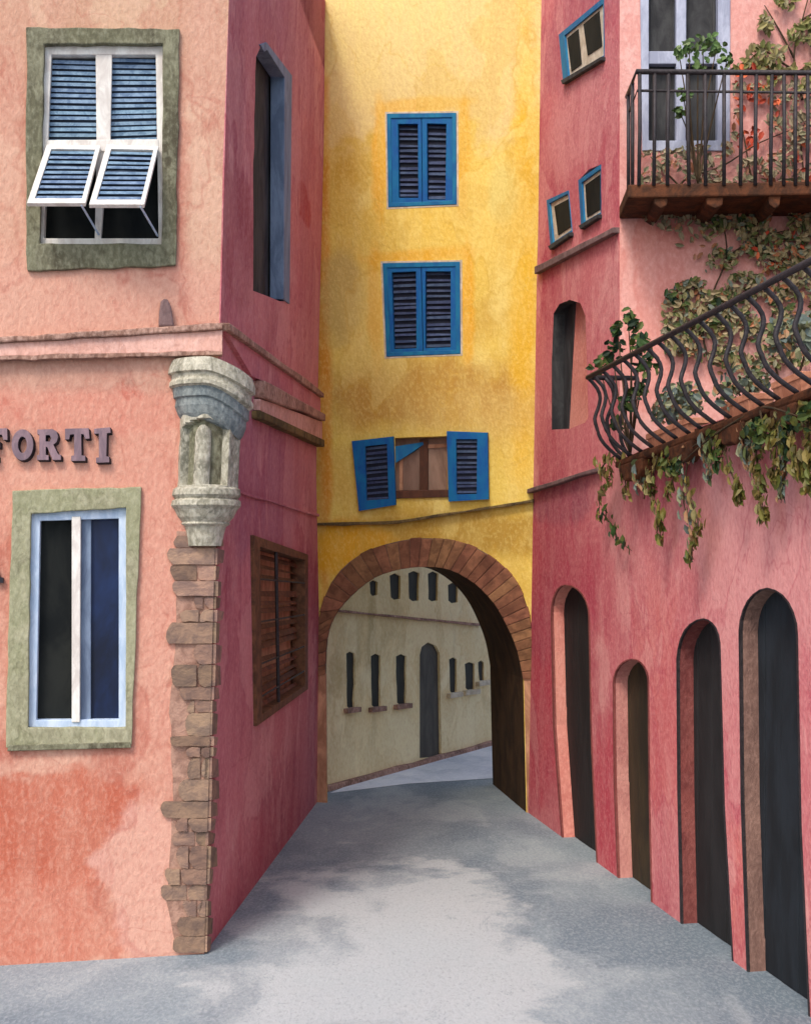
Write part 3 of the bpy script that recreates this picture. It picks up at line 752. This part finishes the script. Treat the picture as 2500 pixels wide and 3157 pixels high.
# jamb colours of the four doorways: first lit, others with shade painted in
for f in bm.faces:
    if len(f.verts) == 4 and abs(f.normal.dot(RP.n)) < .3:
        c = f.calc_center_median()
        if c.z < 2.3:
            q_ = c+RP.n*.055; px = PX0+F*q_.x/q_.y
            if 1150 < px < 1720: f.material_index = 1+min(range(4), key=lambda k: abs(px-sum(p[0] for p in arches[k])/len(arches[k]))/(max(p[0] for p in arches[k])-min(p[0] for p in arches[k])))
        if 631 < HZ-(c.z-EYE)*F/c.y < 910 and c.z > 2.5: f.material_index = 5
part('alley_wall', bm, ['pink','jamb_pink','jamb_mauve','jamb_maroon','jamb_brown','charcoal'], Ph)
for k, (a, mt, lb) in enumerate(zip(arches, ('shade_grey','shade_olive','shade_grey','shade_black'), ('dark grey panel as shade in the arched opening nearest the archway','olive brown panel as shade in the low arched opening','dark grey panel as shade in the arched opening between the low and the widest one','blue black panel as shade in the widest arched opening at the right edge'))):
    xs = [p[0] for p in a]; x0, x1, yt = min(xs)-18, max(xs)+18, min(p[1] for p in a)-18
    bm = BM(); Q = [RP.at(x0,yt), RP.at(x1,yt), RP.z(x1,.0), RP.z(x0,.0)]
    zt_ = RP.at((x0+x1)/2,yt).z
    A_, B_ = RP.z(x0,0), RP.z(x1,0); A1_, B1_ = RP.z(x0,zt_), RP.z(x1,zt_)
    N = 5
    quadbox(bm, [A1_,B1_,B_,A_], RP.n, -.24, -.112)
    for i in range(N):   # board faces with gaps
        u0, u1 = (i+.01)/N, (i+.99)/N
        q = [A1_.lerp(B1_,u0), A1_.lerp(B1_,u1), A_.lerp(B_,u1), A_.lerp(B_,u0)]
        quadbox(bm, q, RP.n, -.120, -.100-.002*(i%2))
    d_ = part('door', bm, mt, Ph, .003, label=lb)  # dark boards added where the openings hold only interior shade
    bm = BM(); ring(bm, pts(RP, expand(a, 3.4)), pts(RP, expand(a, -.4)), RP.n, -.01, .004, closed=False); part('edge_trim', bm, ['jamb_maroon','iron','iron','iron'][0 if k == 1 else k], d_)
# bodies
R0_, R1_ = RP.z(1112,0)-RP.n*.26, RP.z(2500,0)-RP.n*.26
part('house_body', body([(R0_.x,R0_.y),(R1_.x,R1_.y),(R1_.x+3,R1_.y),(6.5,11.6),(R0_.x,R0_.y+.35)], -.1, 2.90), 'pink', Ph)
eb = Vector((E0.x, E0.y, 0)); 
part('upper_body', body([(R0_.x+.12,R0_.y+.1),(eb.x+.42,eb.y+.35),(6.3,eb.y+.1),(6.3,11.5),(R0_.x+.3,R0_.y+.3)], 2.92, HT-.05), 'pale_pink', Ph)
# upper wall facing the street
dq = [(1345,-60),(1538,-60),(1536,316),(1356,316)]
outer = [RB.z(1305,2.8), RB.z(2300,2.8), RB.z(2300,HT), RB.z(1305,HT)]
bm = BM(); wall(bm, outer, [quad(RB,(1352,-140),(1532,-140),(1532,312),(1358,312))], lambda p: p-RB.n*.25)
part('upper_wall', bm, 'pale_pink', Ph)
# terrace floor
bm = BM(); T = [RP.at(*p) for p in terr]; 
fl = [Vector((p.x,p.y,p.z)) for p in T]; e_ = RB.z(2300,3.05)
f_ = fl+[Vector((e_.x+1.5,e_.y-.2,3.05)), Vector((E0.x+.05,E0.y+.1,E0.z))]
extr(bm, [Vector((p.x,p.y,p.z)) for p in f_], Vector((0,0,1)), -.06, -.004); part('terrace_floor', bm, 'rust', Ph)
# french window
bm = BM(); ring(bm, quad(RB,(1346,-150),(1538,-150),(1537,318),(1352,318)), quad(RB,(1366,-130),(1512,-130),(1510,296),(1366,296)), RB.n, -.12, .012)
fw = part('balcony_door', bm, 'grey_white', Ph, .005, label='tall white framed door onto the upper balcony')
bm = BM(); quadbox(bm, quad(RB,(1424,-130),(1446,-130),(1444,296),(1424,296)), RB.n, -.11, .004); quadbox(bm, quad(RB,(1364,106),(1513,106),(1513,133),(1364,133)), RB.n, -.108, -.004); part('mullion', bm, 'grey_white', fw, .005)
for q in ([(1368,-130),(1423,-130),(1423,106),(1368,106)],[(1446,-130),(1510,-130),(1510,106),(1446,106)],[(1368,133),(1423,133),(1423,296),(1368,296)],[(1446,133),(1510,133),(1510,296),(1446,296)]):
    bm = BM(); Q = quad(RB,*q); quadbox(bm, Q, RB.n, -.09, -.075); ring(bm, Q, inset(Q,.08,.03,.08,.03), RB.n, -.075, -.06); part('door_panel', bm, 'charcoal', fw, .004)
# small alley windows
def alley_window(outer_q, cream_q, panes, label):
    O = quad(RP,*outer_q); bm = BM(); ring(bm, O, quad(RP,*cream_q), RP.n, -.07, .006)
    W = part('window', bm, 'azure_light', Ph, .004, label=label)
    lo = [tuple(p) for p in cream_q]
    bm = BM(); quadbox(bm, quad(RP,*cream_q), RP.n, -.10, -.010); part('window_frame', bm, 'cream', W)
    for p in panes:
        bm = BM(); quadbox(bm, quad(RP,*p), RP.n, -.06, -.004); part('pane', bm, 'glass_black', W, .002)
    a, b = outer_q[3], outer_q[2]
    bm = BM(); quadbox(bm, quad(RP,(a[0]+2,a[1]+1),(b[0]+2,b[1]+1),(b[0]+2,b[1]+9),(a[0]+6,a[1]+9)), RP.n, -.02, .035); part('sill', bm, 'charcoal', W, .004)
alley_window([(1178,72),(1272,-6),(1273,118),(1187,168)], [(1190,74),(1272,6),(1273,116),(1198,160)], [[(1193,79),(1216,60),(1223,134),(1202,150)],[(1227,50),(1260,22),(1266,96),(1236,116)]], 'twin pane window with a blue frame high on the alley wall')
alley_window([(1152,421),(1198,400),(1206,488),(1160,517)], [(1158,428),(1198,407),(1205,484),(1166,510)], [[(1166,434),(1196,418),(1202,476),(1174,495)]], 'small blue framed window nearest the yellow house')
alley_window([(1219,379),(1266,346),(1266,450),(1225,474)], [(1226,384),(1266,355),(1266,447),(1231,467)], [[(1231,389),(1263,366),(1263,440),(1235,457)]], 'small blue framed window nearest the balcony')
# niche
bm = BM(); quadbox(bm, quad(RP,(1140,610),(1262,600),(1262,930),(1140,940)), RP.n, -.22, -.108); nw = part('window', bm, 'jamb_pink', Ph, label='round headed wall niche with a dark slit')
bm = BM(); quadbox(bm, quad(RP,(1170,640),(1222,640),(1212,760),(1202,892),(1170,906))[:4] if 0 else quad(RP,(1140,632),(1186,632),(1172,905),(1138,920)), RP.n, -.15, -.10); part('shutter', bm, 'charcoal', nw, .003)
part('string_course', strip(RP, jit(lerpline(1136,562,1304,478),3,3), jit(lerpline(1136,577,1304,490),3,5), -.02, .045), 'grey_mould', Ph, .005)
part('string_course', strip(RP, jit(lerpline(1112,1033,1272,984),3,6), jit(lerpline(1112,1042,1272,992),3,7), -.02, .05), 'grey_mould', Ph, .005)

# upper balcony
def on(pl, px, py, off): return pl.at(px, py, off)
U0, U1 = .50, 0
def UB(px, py, off=.50): return RB.at(px, py, off)
bm = BM(); xr = 2150
sq = [UB(1322,387), UB(xr,387), UB(xr,402), UB(1322,402)]
zb0, zb1 = sq[2].z, sq[0].z
fL, fR = sq[3], sq[2]
top_y = [Vector((p.x,p.y,0)) for p in (fL,fR)]
bk = [p-RB.n*.5 for p in (fR,fL)]
foot = [fL, fR, fR-RB.n*.5, fL-RB.n*.5]
hexa(bm, [Vector((p.x,p.y,zb0)) for p in foot]+[Vector((p.x,p.y,zb1)) for p in foot])
ub = part('balcony', bm, 'rust', Ph, .012, label='upper balcony with straight black iron bars')
for x0, x1 in ((1376,1410),(1487,1527),(1619,1648),(1760,1790),(1900,1930)):
    bm = BM(); q = [UB(x0,400), UB(x1,400), UB(x1-4,430), UB((x0+x1)/2,437), UB(x0+3,428)]
    extr(bm, q, RB.n, -.5, -.02); part('bracket', bm, 'rust', ub, .008)
bm = BM()
wl = UB(1340,150); wl2 = wl-RB.n*.48
tube(bm, [wl2+Vector((0,0,0)), wl, UB(xr,156)], .018, 8); part('rail', bm, 'iron', ub, smooth=True)
bm = BM(); m1 = UB(1342,190); tube(bm, [m1-RB.n*.48, m1, UB(xr,200)], .009, 8); part('rail', bm, 'iron', ub, smooth=True)
xs = [1347,1379,1408,1448,1485,1525,1561,1593,1626,1651,1676,1701]+[1701+30*k for k in range(1,15)]
rr = random.Random(8)
for x in xs:
    bm = BM(); t_, b_2 = UB(x,152), UB(x+rr.uniform(-3,3),390)
    tube(bm, [t_, t_.lerp(b_2,.5)+Vector((rr.uniform(-.004,.004),0,0)), b_2], .0125, 7); part('baluster', bm, 'iron', ub, smooth=True)
for k in (.2,.42):
    bm = BM(); a = wl-RB.n*k; tube(bm, [a, Vector((a.x,a.y,zb1-.01))], .0125, 7); part('baluster', bm, 'iron', ub, smooth=True)

# lower balcony on the alley wall
O_B = .10
def prof(t):   # outward offset of a belly baluster at height t (0 foot, 1 rail)
    ks = [(0,.0),(.14,.10),(.28,.165),(.5,.20),(.66,.175),(.80,.165),(.92,.21),(1,.26)]
    for (a,b),(c,d) in zip(ks, ks[1:]):
        if t <= c: u = (t-a)/(c-a); return b+(d-b)*u
    return .26
def base_pt(u):   # u in 0..1 along the visible front, beyond 1 off frame ; on slab edge
    x = 1309+(1708-1309)*u; y = 968+(816-968)*u if u <= 1 else 816-152*(u-1)*.93
    return RP.at(x, y, O_B)
def rail_pt(u):
    x = 1236+(1708-1236)*u*1.0; y = 795-(795-548)*u
    return RP.at(x, y, O_B+.26)
B0, B1 = RP.at(1309,968,O_B), RP.at(1760,797,O_B)
R0, R1 = RP.at(1238,795,O_B+.26), RP.at(1708,549,O_B+.26)
dirB = (B1-B0); dirR = (R1-R0)
def bp(s): return B0+dirB*s
LB = dirB.length
def rp(s):     # point on the rail above/outside of the same station along the wall
    d = Vector((dirB.x,dirB.y,0)).normalized(); q = B0+dirB*s
    dr_ = Vector((dirR.x,dirR.y,0)).normalized()
    # station measured along the wall direction
    k = (Vector((q.x,q.y,0))-Vector((R0.x,R0.y,0))).dot(d)/Vector((dirR.x,dirR.y,0)).dot(d)
    return R0+dirR*max(k,0)
SEND = 1.75
bm = BM()
hgt = .048; a, b = bp(-.03), bp(SEND)
quadbox(bm, [a, b, b-Vector((0,0,hgt)), a-Vector((0,0,hgt))], RP.n, -O_B-.02, .02)
lb = part('balcony', bm, 'rust', Ph, .014, label='lower balcony with bellied wavy iron bars and trailing plants')
rr = random.Random(5)
for px, w in ((1334,50),(1440,50),(1545,56),(1657,54),(1800,60),(1960,60)):
    def st(x):
        q_ = 0.0
        while q_ < 3 and (PX0+F*bp(q_).x/bp(q_).y) < x: q_ += .003
        return q_
    sa, sb_ = st(px-w/2), st(px+w/2); c = (bp(sa)+bp(sb_))/2-Vector((0,0,.045)); d = (bp(sb_)-bp(sa))/2
    dz = 44/F*c.y
    bm = BM()
    q = [c-d, c+d, c+d*.95-Vector((0,0,dz*.55)), c+d*.5-Vector((0,0,dz)), c+d*.05-Vector((0,0,dz*.82)), c-d*.4-Vector((0,0,dz*.86)), c-d*.85-Vector((0,0,dz*.6))]
    extr(bm, q, RP.n, -.05, .03); part('bracket', bm, 'rust', lb, .012)
bm = BM(); ret = R0-RP.n*(O_B+.24)
tube(bm, [ret, R0, R0+dirR*.5, R0+dirR*1.9], .017, 8); part('rail', bm, 'iron', lb, smooth=True)
def baluster(b0, t0, parent, out, r=.0125):
    P_ = []
    for k in range(9):
        t = k/8; z = b0.z+(t0.z-b0.z)*t
        lin_ = b0.lerp(t0, t); q = lin_-out*(.26*t)+out*prof(t)
        q.z = z; P_.append(q)
    bm = BM(); tube(bm, spline(P_,2), r, 7); part('baluster', bm, 'iron', parent, smooth=True)
s = .0; N = 0
while s < SEND:
    b0 = bp(s); t0 = rp(s); baluster(b0, t0, lb, RP.n); 
    s += .066+rr.uniform(-.004,.004); N += 1
# end return: three bars fanning to the wall
for k in (.35,.7):
    b0 = bp(0)-RP.n*(O_B*k); t0 = R0.lerp(ret, k); baluster(b0, t0, lb, RP.n*(1-k*.6)+dirB.normalized()*-.25)

# ------------------------------------------------------------------ planters and plants
def stationS(px):
    s = 0.0
    while s < 3 and (PX0+F*bp(s).x/bp(s).y) < px: s += .004
    return s
pls = []
for px0, px1, lab in ((1345,1430,'long terracotta trough at the far end of the lower balcony'),(1500,1556,'short terracotta trough midway along the lower balcony'),(1604,1664,'terracotta trough at the near end of the lower balcony')):
    s0, s1 = stationS(px0), stationS(px1)
    a, b = bp(s0)+Vector((0,0,.004)), bp(s1)+Vector((0,0,.004)); m = (a+b)/2
    e = empty('planter', Vector((m.x,m.y,m.z)), lab, 'planter', 'terracotta troughs on the lower balcony')
    bm = BM(); h = .10; i0 = RP.n*-.05; i1 = RP.n*-.20
    up = Vector((0,0,h)); dd = (b-a)*.04
    outer_b = [a+dd+i0-RP.n*.015, b-dd+i0-RP.n*.015, b-dd+i1, a+dd+i1]; outer_t = [a+i0+up, b+i0+up, b+i1+up, a+i1+up]
    hexa(bm, outer_b+outer_t); part('trough', bm, 'terracotta', e, .006)
    bm = BM(); inn = [p.lerp((outer_t[0]+outer_t[2])/2, -.03) for p in outer_t]
    cc = (outer_t[0]+outer_t[2])/2; inr = [p.lerp(cc,.10) for p in outer_t]
    ring(bm, inn, inr, Vector((0,0,1)), -.02, .015); part('rim', bm, 'terracotta', e, .004)
    bm = BM(); extr(bm, inr, Vector((0,0,1)), -.012, .002); part('soil', bm, 'stem', e)
    pls.append((a+i0*2.2+up, b+i0*2.2+up))

def leaf(bm, c, s, rr, nrm=None, down=0.0, w=.5):
    s *= .95
    d = Vector((rr.gauss(0,1), rr.gauss(0,1), rr.gauss(0,1)-down)).normalized()
    if nrm is not None: d = (d-nrm*d.dot(nrm)*.8).normalized()
    n2 = (nrm if nrm is not None else Vector((0,-1,0)))+Vector((rr.gauss(0,.4),rr.gauss(0,.4),rr.gauss(0,.4)))
    sd = d.cross(n2).normalized(); up = sd.cross(d).normalized()
    a = c-d*s*.5; v = [a, a+d*s*.3+sd*s*w*.45+up*s*.08, a+d*s*.7+sd*s*w*.42+up*s*.10, a+d*s+up*s*-.05, a+d*s*.7-sd*s*w*.42+up*s*.10, a+d*s*.3-sd*s*w*.45+up*s*.08]
    V = [bm.verts.new(p) for p in v]; m0 = bm.verts.new(a+d*s*.5-up*s*.02)
    for i in range(6): bm.faces.new((V[i], V[(i+1)%6], m0))
def inpoly(x, y, Pp):
    r = False; j = len(Pp)-1
    for i in range(len(Pp)):
        if (Pp[i][1] > y) != (Pp[j][1] > y) and x < (Pp[j][0]-Pp[i][0])*(y-Pp[i][1])/(Pp[j][1]-Pp[i][1])+Pp[i][0]: r = not r
        j = i
    return r
def creeper(name, label, cat, pl, stems, poly, cnt, mat, size, off=(.02,.10), seed=0, thr=-.1, flowers=None, group=None, more=()):
    rr = random.Random(seed)
    r0 = pl.at(*stems[0][0])
    e = empty(name, r0, label, cat, group)
    bm = BM(); sp = []
    for st in stems:
        q = spline([pl.at(x,y,rr.uniform(.015,.05)) for x,y in st], 4); tube(bm, q, .009, 5, .003); sp += q
    part('stem', bm, 'stem', e, smooth=True)
    def fill(po, n, mt, sz, nm, th):
        bm = BM(); xs = [p[0] for p in po]; ys = [p[1] for p in po]; k = 0; tries = 0
        while k < n and tries < n*40:
            tries += 1
            x, y = rr.uniform(min(xs),max(xs)), rr.uniform(min(ys),max(ys))
            if not inpoly(x,y,po): continue
            if noise.noise(Vector((x*.022,y*.022,seed*3.3))) < th: continue
            leaf(bm, pl.at(x,y,rr.uniform(*off)), rr.uniform(*sz), rr, pl.n, .5); k += 1
        part(nm, bm, mt, e)
    fill(poly, cnt, mat, size, 'foliage', thr)
    for (po, n, mt, sz, nm, th) in more: fill(po, n, mt, sz, nm, th)
    return e
creeper('climbing_vine', 'olive leaved vine climbing the pale pink wall at the top right corner', 'climbing plant', RB,
    [[(1690,210),(1672,120),(1690,40),(1712,-40)],[(1672,120),(1640,60),(1610,10)],[(1680,150),(1630,120),(1600,90)],[(1690,40),(1740,20),(1790,60)]],
    [(1590,-60),(1850,-60),(1850,190),(1560,190),(1540,120),(1600,80)], 620, 'leaf_olive', (.035,.085), seed=3, thr=.06,
    more=[([(1555,140),(1625,130),(1640,200),(1600,310),(1560,330),(1540,230)], 46, 'flower', (.045,.085), 'red_flowers', -.05)])  # the red clusters among the leaves are orange red flowers
creeper('climbing_vine', 'grey green creeper on the wall between the upper balcony bars', 'climbing plant', RB,
    [[(1400,440),(1440,380),(1520,350),(1600,300),(1700,260)],[(1440,400),(1400,360),(1370,330)],[(1600,440),(1580,360),(1560,250)],[(1700,440),(1690,340),(1680,240)]],
    [(1345,320),(1420,310),(1545,300),(1545,170),(1850,170),(1850,460),(1345,460)], 1300, 'leaf_grey', (.03,.075), seed=5, thr=-.12,
    more=[([(1545,170),(1850,170),(1850,420),(1560,420)], 28, 'flower', (.04,.07), 'red_flowers', .0)])
creeper('climbing_vine', 'dense mixed creeper covering the wall below the upper balcony', 'climbing plant', RB,
    [[(1500,780),(1480,700),(1500,620),(1530,540),(1520,460),(1500,420)],[(1500,620),(1440,600),(1400,640)],[(1530,540),(1600,500),(1680,480)],[(1640,800),(1620,700),(1640,600),(1600,500),(1580,430)],[(1480,700),(1430,680),(1400,700)]],
    [(1440,420),(1850,420),(1850,760),(1560,780),(1400,740),(1388,650),(1420,600),(1480,580),(1500,520),(1470,480)], 2800, 'leaf_mix', (.03,.075), seed=8, thr=-.22,
    more=[([(1350,425),(1450,425),(1490,500),(1470,560),(1400,480),(1360,470)], 40, 'leaf_grey', (.045,.08), 'foliage', -.1),
          ([(1395,610),(1480,590),(1560,640),(1520,720),(1400,730)], 60, 'leaf_dark', (.05,.08), 'foliage', .05),
          ([(1480,430),(1560,430),(1600,520),(1540,560)], 34, 'leaf_dark', (.05,.08), 'foliage', .05),
          ([(1560,430),(1708,430),(1708,560),(1600,560)], 24, 'flower', (.04,.07), 'red_flowers', .1)])
# bushes in the lower balcony
def bush(name, label, cat, centre, blobs, mat, n, size, seed, group=None, stems=True):
    rr = random.Random(seed); e = empty(name, centre, label, cat, group)
    bm = BM(); sb = BM(); 
    for (c, r) in blobs:
        tube(sb, spline([centre, (centre+c)/2+Vector((rr.uniform(-.03,.03),rr.uniform(-.03,.03),.02)), c],4), .008, 5, .003)
        for k in range(int(n*r/sum(b[1] for b in blobs))):
            v = Vector((rr.gauss(0,1),rr.gauss(0,1),rr.gauss(0,1))); v = v.normalized()*r*(rr.random()**.5)
            leaf(bm, c+v, rr.uniform(*size), rr, None, .1, .6)
    part('stem', sb, 'stem', e, smooth=True); part('foliage', bm, mat, e); return e
def LBp(px, py, off=.2): return RP.at(px, py, off)
bush('bush', 'dark green leafy plant rising over the far end of the lower balcony rail', 'plant', bp(.06)+Vector((0,0,.02)),
     [(LBp(1262,770),.07),(LBp(1290,735),.08),(LBp(1300,690),.05),(LBp(1335,680),.05),(LBp(1350,720),.07),(LBp(1360,765),.08),(LBp(1345,820),.07),(LBp(1320,850),.05),(LBp(1300,890,.1),.05),(LBp(1322,665),.04)], 'leaf_dark', 210, (.045,.08), 1)
for k, (a, b) in enumerate(pls):
    bl_ = []
    rr = random.Random(70+k); L = (b-a).length; nb = max(2, int(L/.16))
    for i in range(nb):
        c = a.lerp(b, (i+.5)/nb); bl_.append((c+Vector((rr.uniform(-.03,.03),rr.uniform(-.02,.02),rr.uniform(.08,.24))), rr.uniform(.09,.13)))
    bush('potted_plant', ('soft green bushy plant in the long far trough','soft green bushy plant in the short middle trough','soft green bushy plant in the near end trough')[k], 'plant', (a+b)/2, bl_, 'leaf_soft', 95*nb, (.03,.075), 90+k, 'plants in the terracotta troughs')
c0 = UB(1480,168,.3)
bush('potted_plant', 'fresh green plant at the upper balcony rail before the white door', 'plant', UB(1470,387,.30),
     [(UB(1430,112,.34),.05),(UB(1452,104,.34),.06),(UB(1480,92,.34),.07),(UB(1510,95,.34),.08),(UB(1530,130,.34),.06),(UB(1470,135,.34),.07),(UB(1440,200,.34),.05),(UB(1432,235,.34),.04)], 'leaf_fresh', 170, (.04,.07), 33)
# trailing strands under the lower balcony
def strand(path, label, mat, seed, n, off=.1, wdt=9):
    rr = random.Random(seed); q = spline([RP.at(x,y,off+.02*math.sin(i)) for i,(x,y) in enumerate(path)],5)
    e = empty('trailing_plant', q[0], label, 'plant', 'trailing plants hanging from the lower balcony')
    bm = BM(); tube(bm, q, .006, 5, .002); part('stem', bm, 'stem', e, smooth=True)
    bm = BM()
    for k in range(int(n*1.25)):
        t = rr.random(); t = t**1.15; c = q[min(int(t*(len(q)-1)),len(q)-1)]
        wd = 1.5*wdt/F*c.y*(1.35-.8*t)*(.6+.8*abs(noise.noise(Vector((t*6,seed,0)))))
        leaf(bm, c+Vector((rr.uniform(-wd,wd),rr.uniform(-wd,wd),rr.uniform(-wd,wd))), rr.uniform(.03,.095), rr, RP.n, 1.4)
    part('foliage', bm, mat, e)
strand([(1300,955),(1268,985),(1285,1010),(1264,1040),(1262,1100)], 'brownish trailing plant hanging furthest left, above the first arched opening', 'leaf_trail', 1, 60, .12)
strand([(1312,975),(1318,1025),(1322,1045)], 'short trailing tuft under the first bracket', 'leaf_trail', 2, 22, .1)
strand([(1268,1080),(1290,1108),(1300,1135),(1330,1160)], 'loose trailing shoot that drifts right over the second arched opening', 'leaf_dark', 3, 30, .06)
strand([(1385,960),(1372,1030),(1388,1080),(1392,1145)], 'trailing plant hanging between the first and second brackets', 'leaf_trail', 4, 72, .1, 11)
strand([(1450,955),(1440,1060),(1462,1110),(1452,1185)], 'grey green trailing plant behind the longest olive one', 'leaf_soft', 5, 50, .1, 12)
strand([(1440,1010),(1470,1100),(1462,1140),(1448,1188)], 'olive trailing plant ending lowest of all', 'leaf_trail', 6, 46, .12, 9)
strand([(1520,925),(1535,985),(1555,1030),(1560,1060)], 'trailing plant hanging below the third bracket', 'leaf_trail', 7, 56, .1, 10)
strand([(1588,900),(1596,990),(1604,1050),(1612,1105)], 'thick trailing plant left of the fourth bracket', 'leaf_trail', 8, 90, .1, 12)
strand([(1640,880),(1668,930),(1682,985),(1688,1012)], 'trailing plant at the right edge of the frame', 'leaf_trail', 9, 60, .1, 11)
fr = random.Random(77)
FRINGE = [(1345,975,1035,'leaf_soft','short grey green tuft between the first bracket and the second'),(1412,965,1050,'leaf_trail','short olive tuft under the second bracket'),
    (1490,930,1010,'leaf_soft','pale grey green tuft between the second bracket and the third'),(1505,925,985,'leaf_dark','dark short tuft left of the third bracket'),
    (1575,905,1000,'leaf_soft','pale tuft right of the third bracket'),(1628,890,1020,'leaf_trail','olive strand just left of the fourth bracket'),
    (1665,880,960,'leaf_dark','dark green tuft right of the fourth bracket'),(1700,865,1040,'leaf_trail','olive strand touching the right edge of the picture'),(1655,885,1060,'leaf_soft','long grey green strand under the fourth bracket')]
for k, (x, y0, y1, mt, lb_) in enumerate(FRINGE):
    strand([(x,y0),(x+fr.uniform(-8,8),(y0+y1)/2),(x+fr.uniform(-12,12),y1)], lb_, mt, 200+k, int((y1-y0)*.55), fr.uniform(.08,.14), 12)
bush('bush', 'green clump spilling over the balcony edge beside the fourth bracket', 'plant', bp(stationS(1600)), [(RP.at(1610,915,.16),.08),(RP.at(1590,905,.16),.07),(RP.at(1690,880,.16),.08),(RP.at(1425,985,.14),.05),(RP.at(1405,975,.14),.05)], 'leaf_dark', 120, (.04,.07), 44)

# ------------------------------------------------------------------ light, world, camera
sun_el, sun_az = math.radians(50), math.radians(205)   # azimuth measured so that the sun stands behind-left of the camera
d = Vector((-.40, -.92, 0)).normalized(); sd = Vector((d.x*math.cos(sun_el), d.y*math.cos(sun_el), math.sin(sun_el)))
L = bpy.data.lights.new('sun', 'SUN'); L.energy = 1.05; L.angle = math.radians(12); L.color = (1,.95,.88)
lo = bpy.data.objects.new('sun', L); COL.objects.link(lo); lo.rotation_euler = sd.to_track_quat('Z','Y').to_euler()
W = bpy.data.worlds.new('World'); S.world = W; W.use_nodes = True
nt = W.node_tree; bgn = nt.nodes['Background']; sky = nt.nodes.new('ShaderNodeTexSky'); sky.sky_type = 'NISHITA'; sky.sun_disc = False
sky.sun_elevation = sun_el; sky.sun_rotation = math.atan2(sd.x, sd.y); sky.air_density = 1.0; sky.dust_density = 3.0; sky.ozone_density = .6
nt.links.new(sky.outputs[0], bgn.inputs[0]); bgn.inputs[1].default_value = .15
cam = bpy.data.cameras.new('camera'); co = bpy.data.objects.new('camera', cam); COL.objects.link(co); S.camera = co
co.location = (0,0,EYE); co.rotation_euler = (math.radians(90),0,0)
cam.sensor_fit = 'HORIZONTAL'; cam.sensor_width = 36; cam.lens = F/1708*36; cam.shift_y = (HZ-1078.5)/1708
cam.clip_end = 1000; cam.clip_start = .05
S.view_settings.view_transform = 'Standard'; S.view_settings.look = 'None'; S.view_settings.gamma = 1; S.view_settings.exposure = 0.85
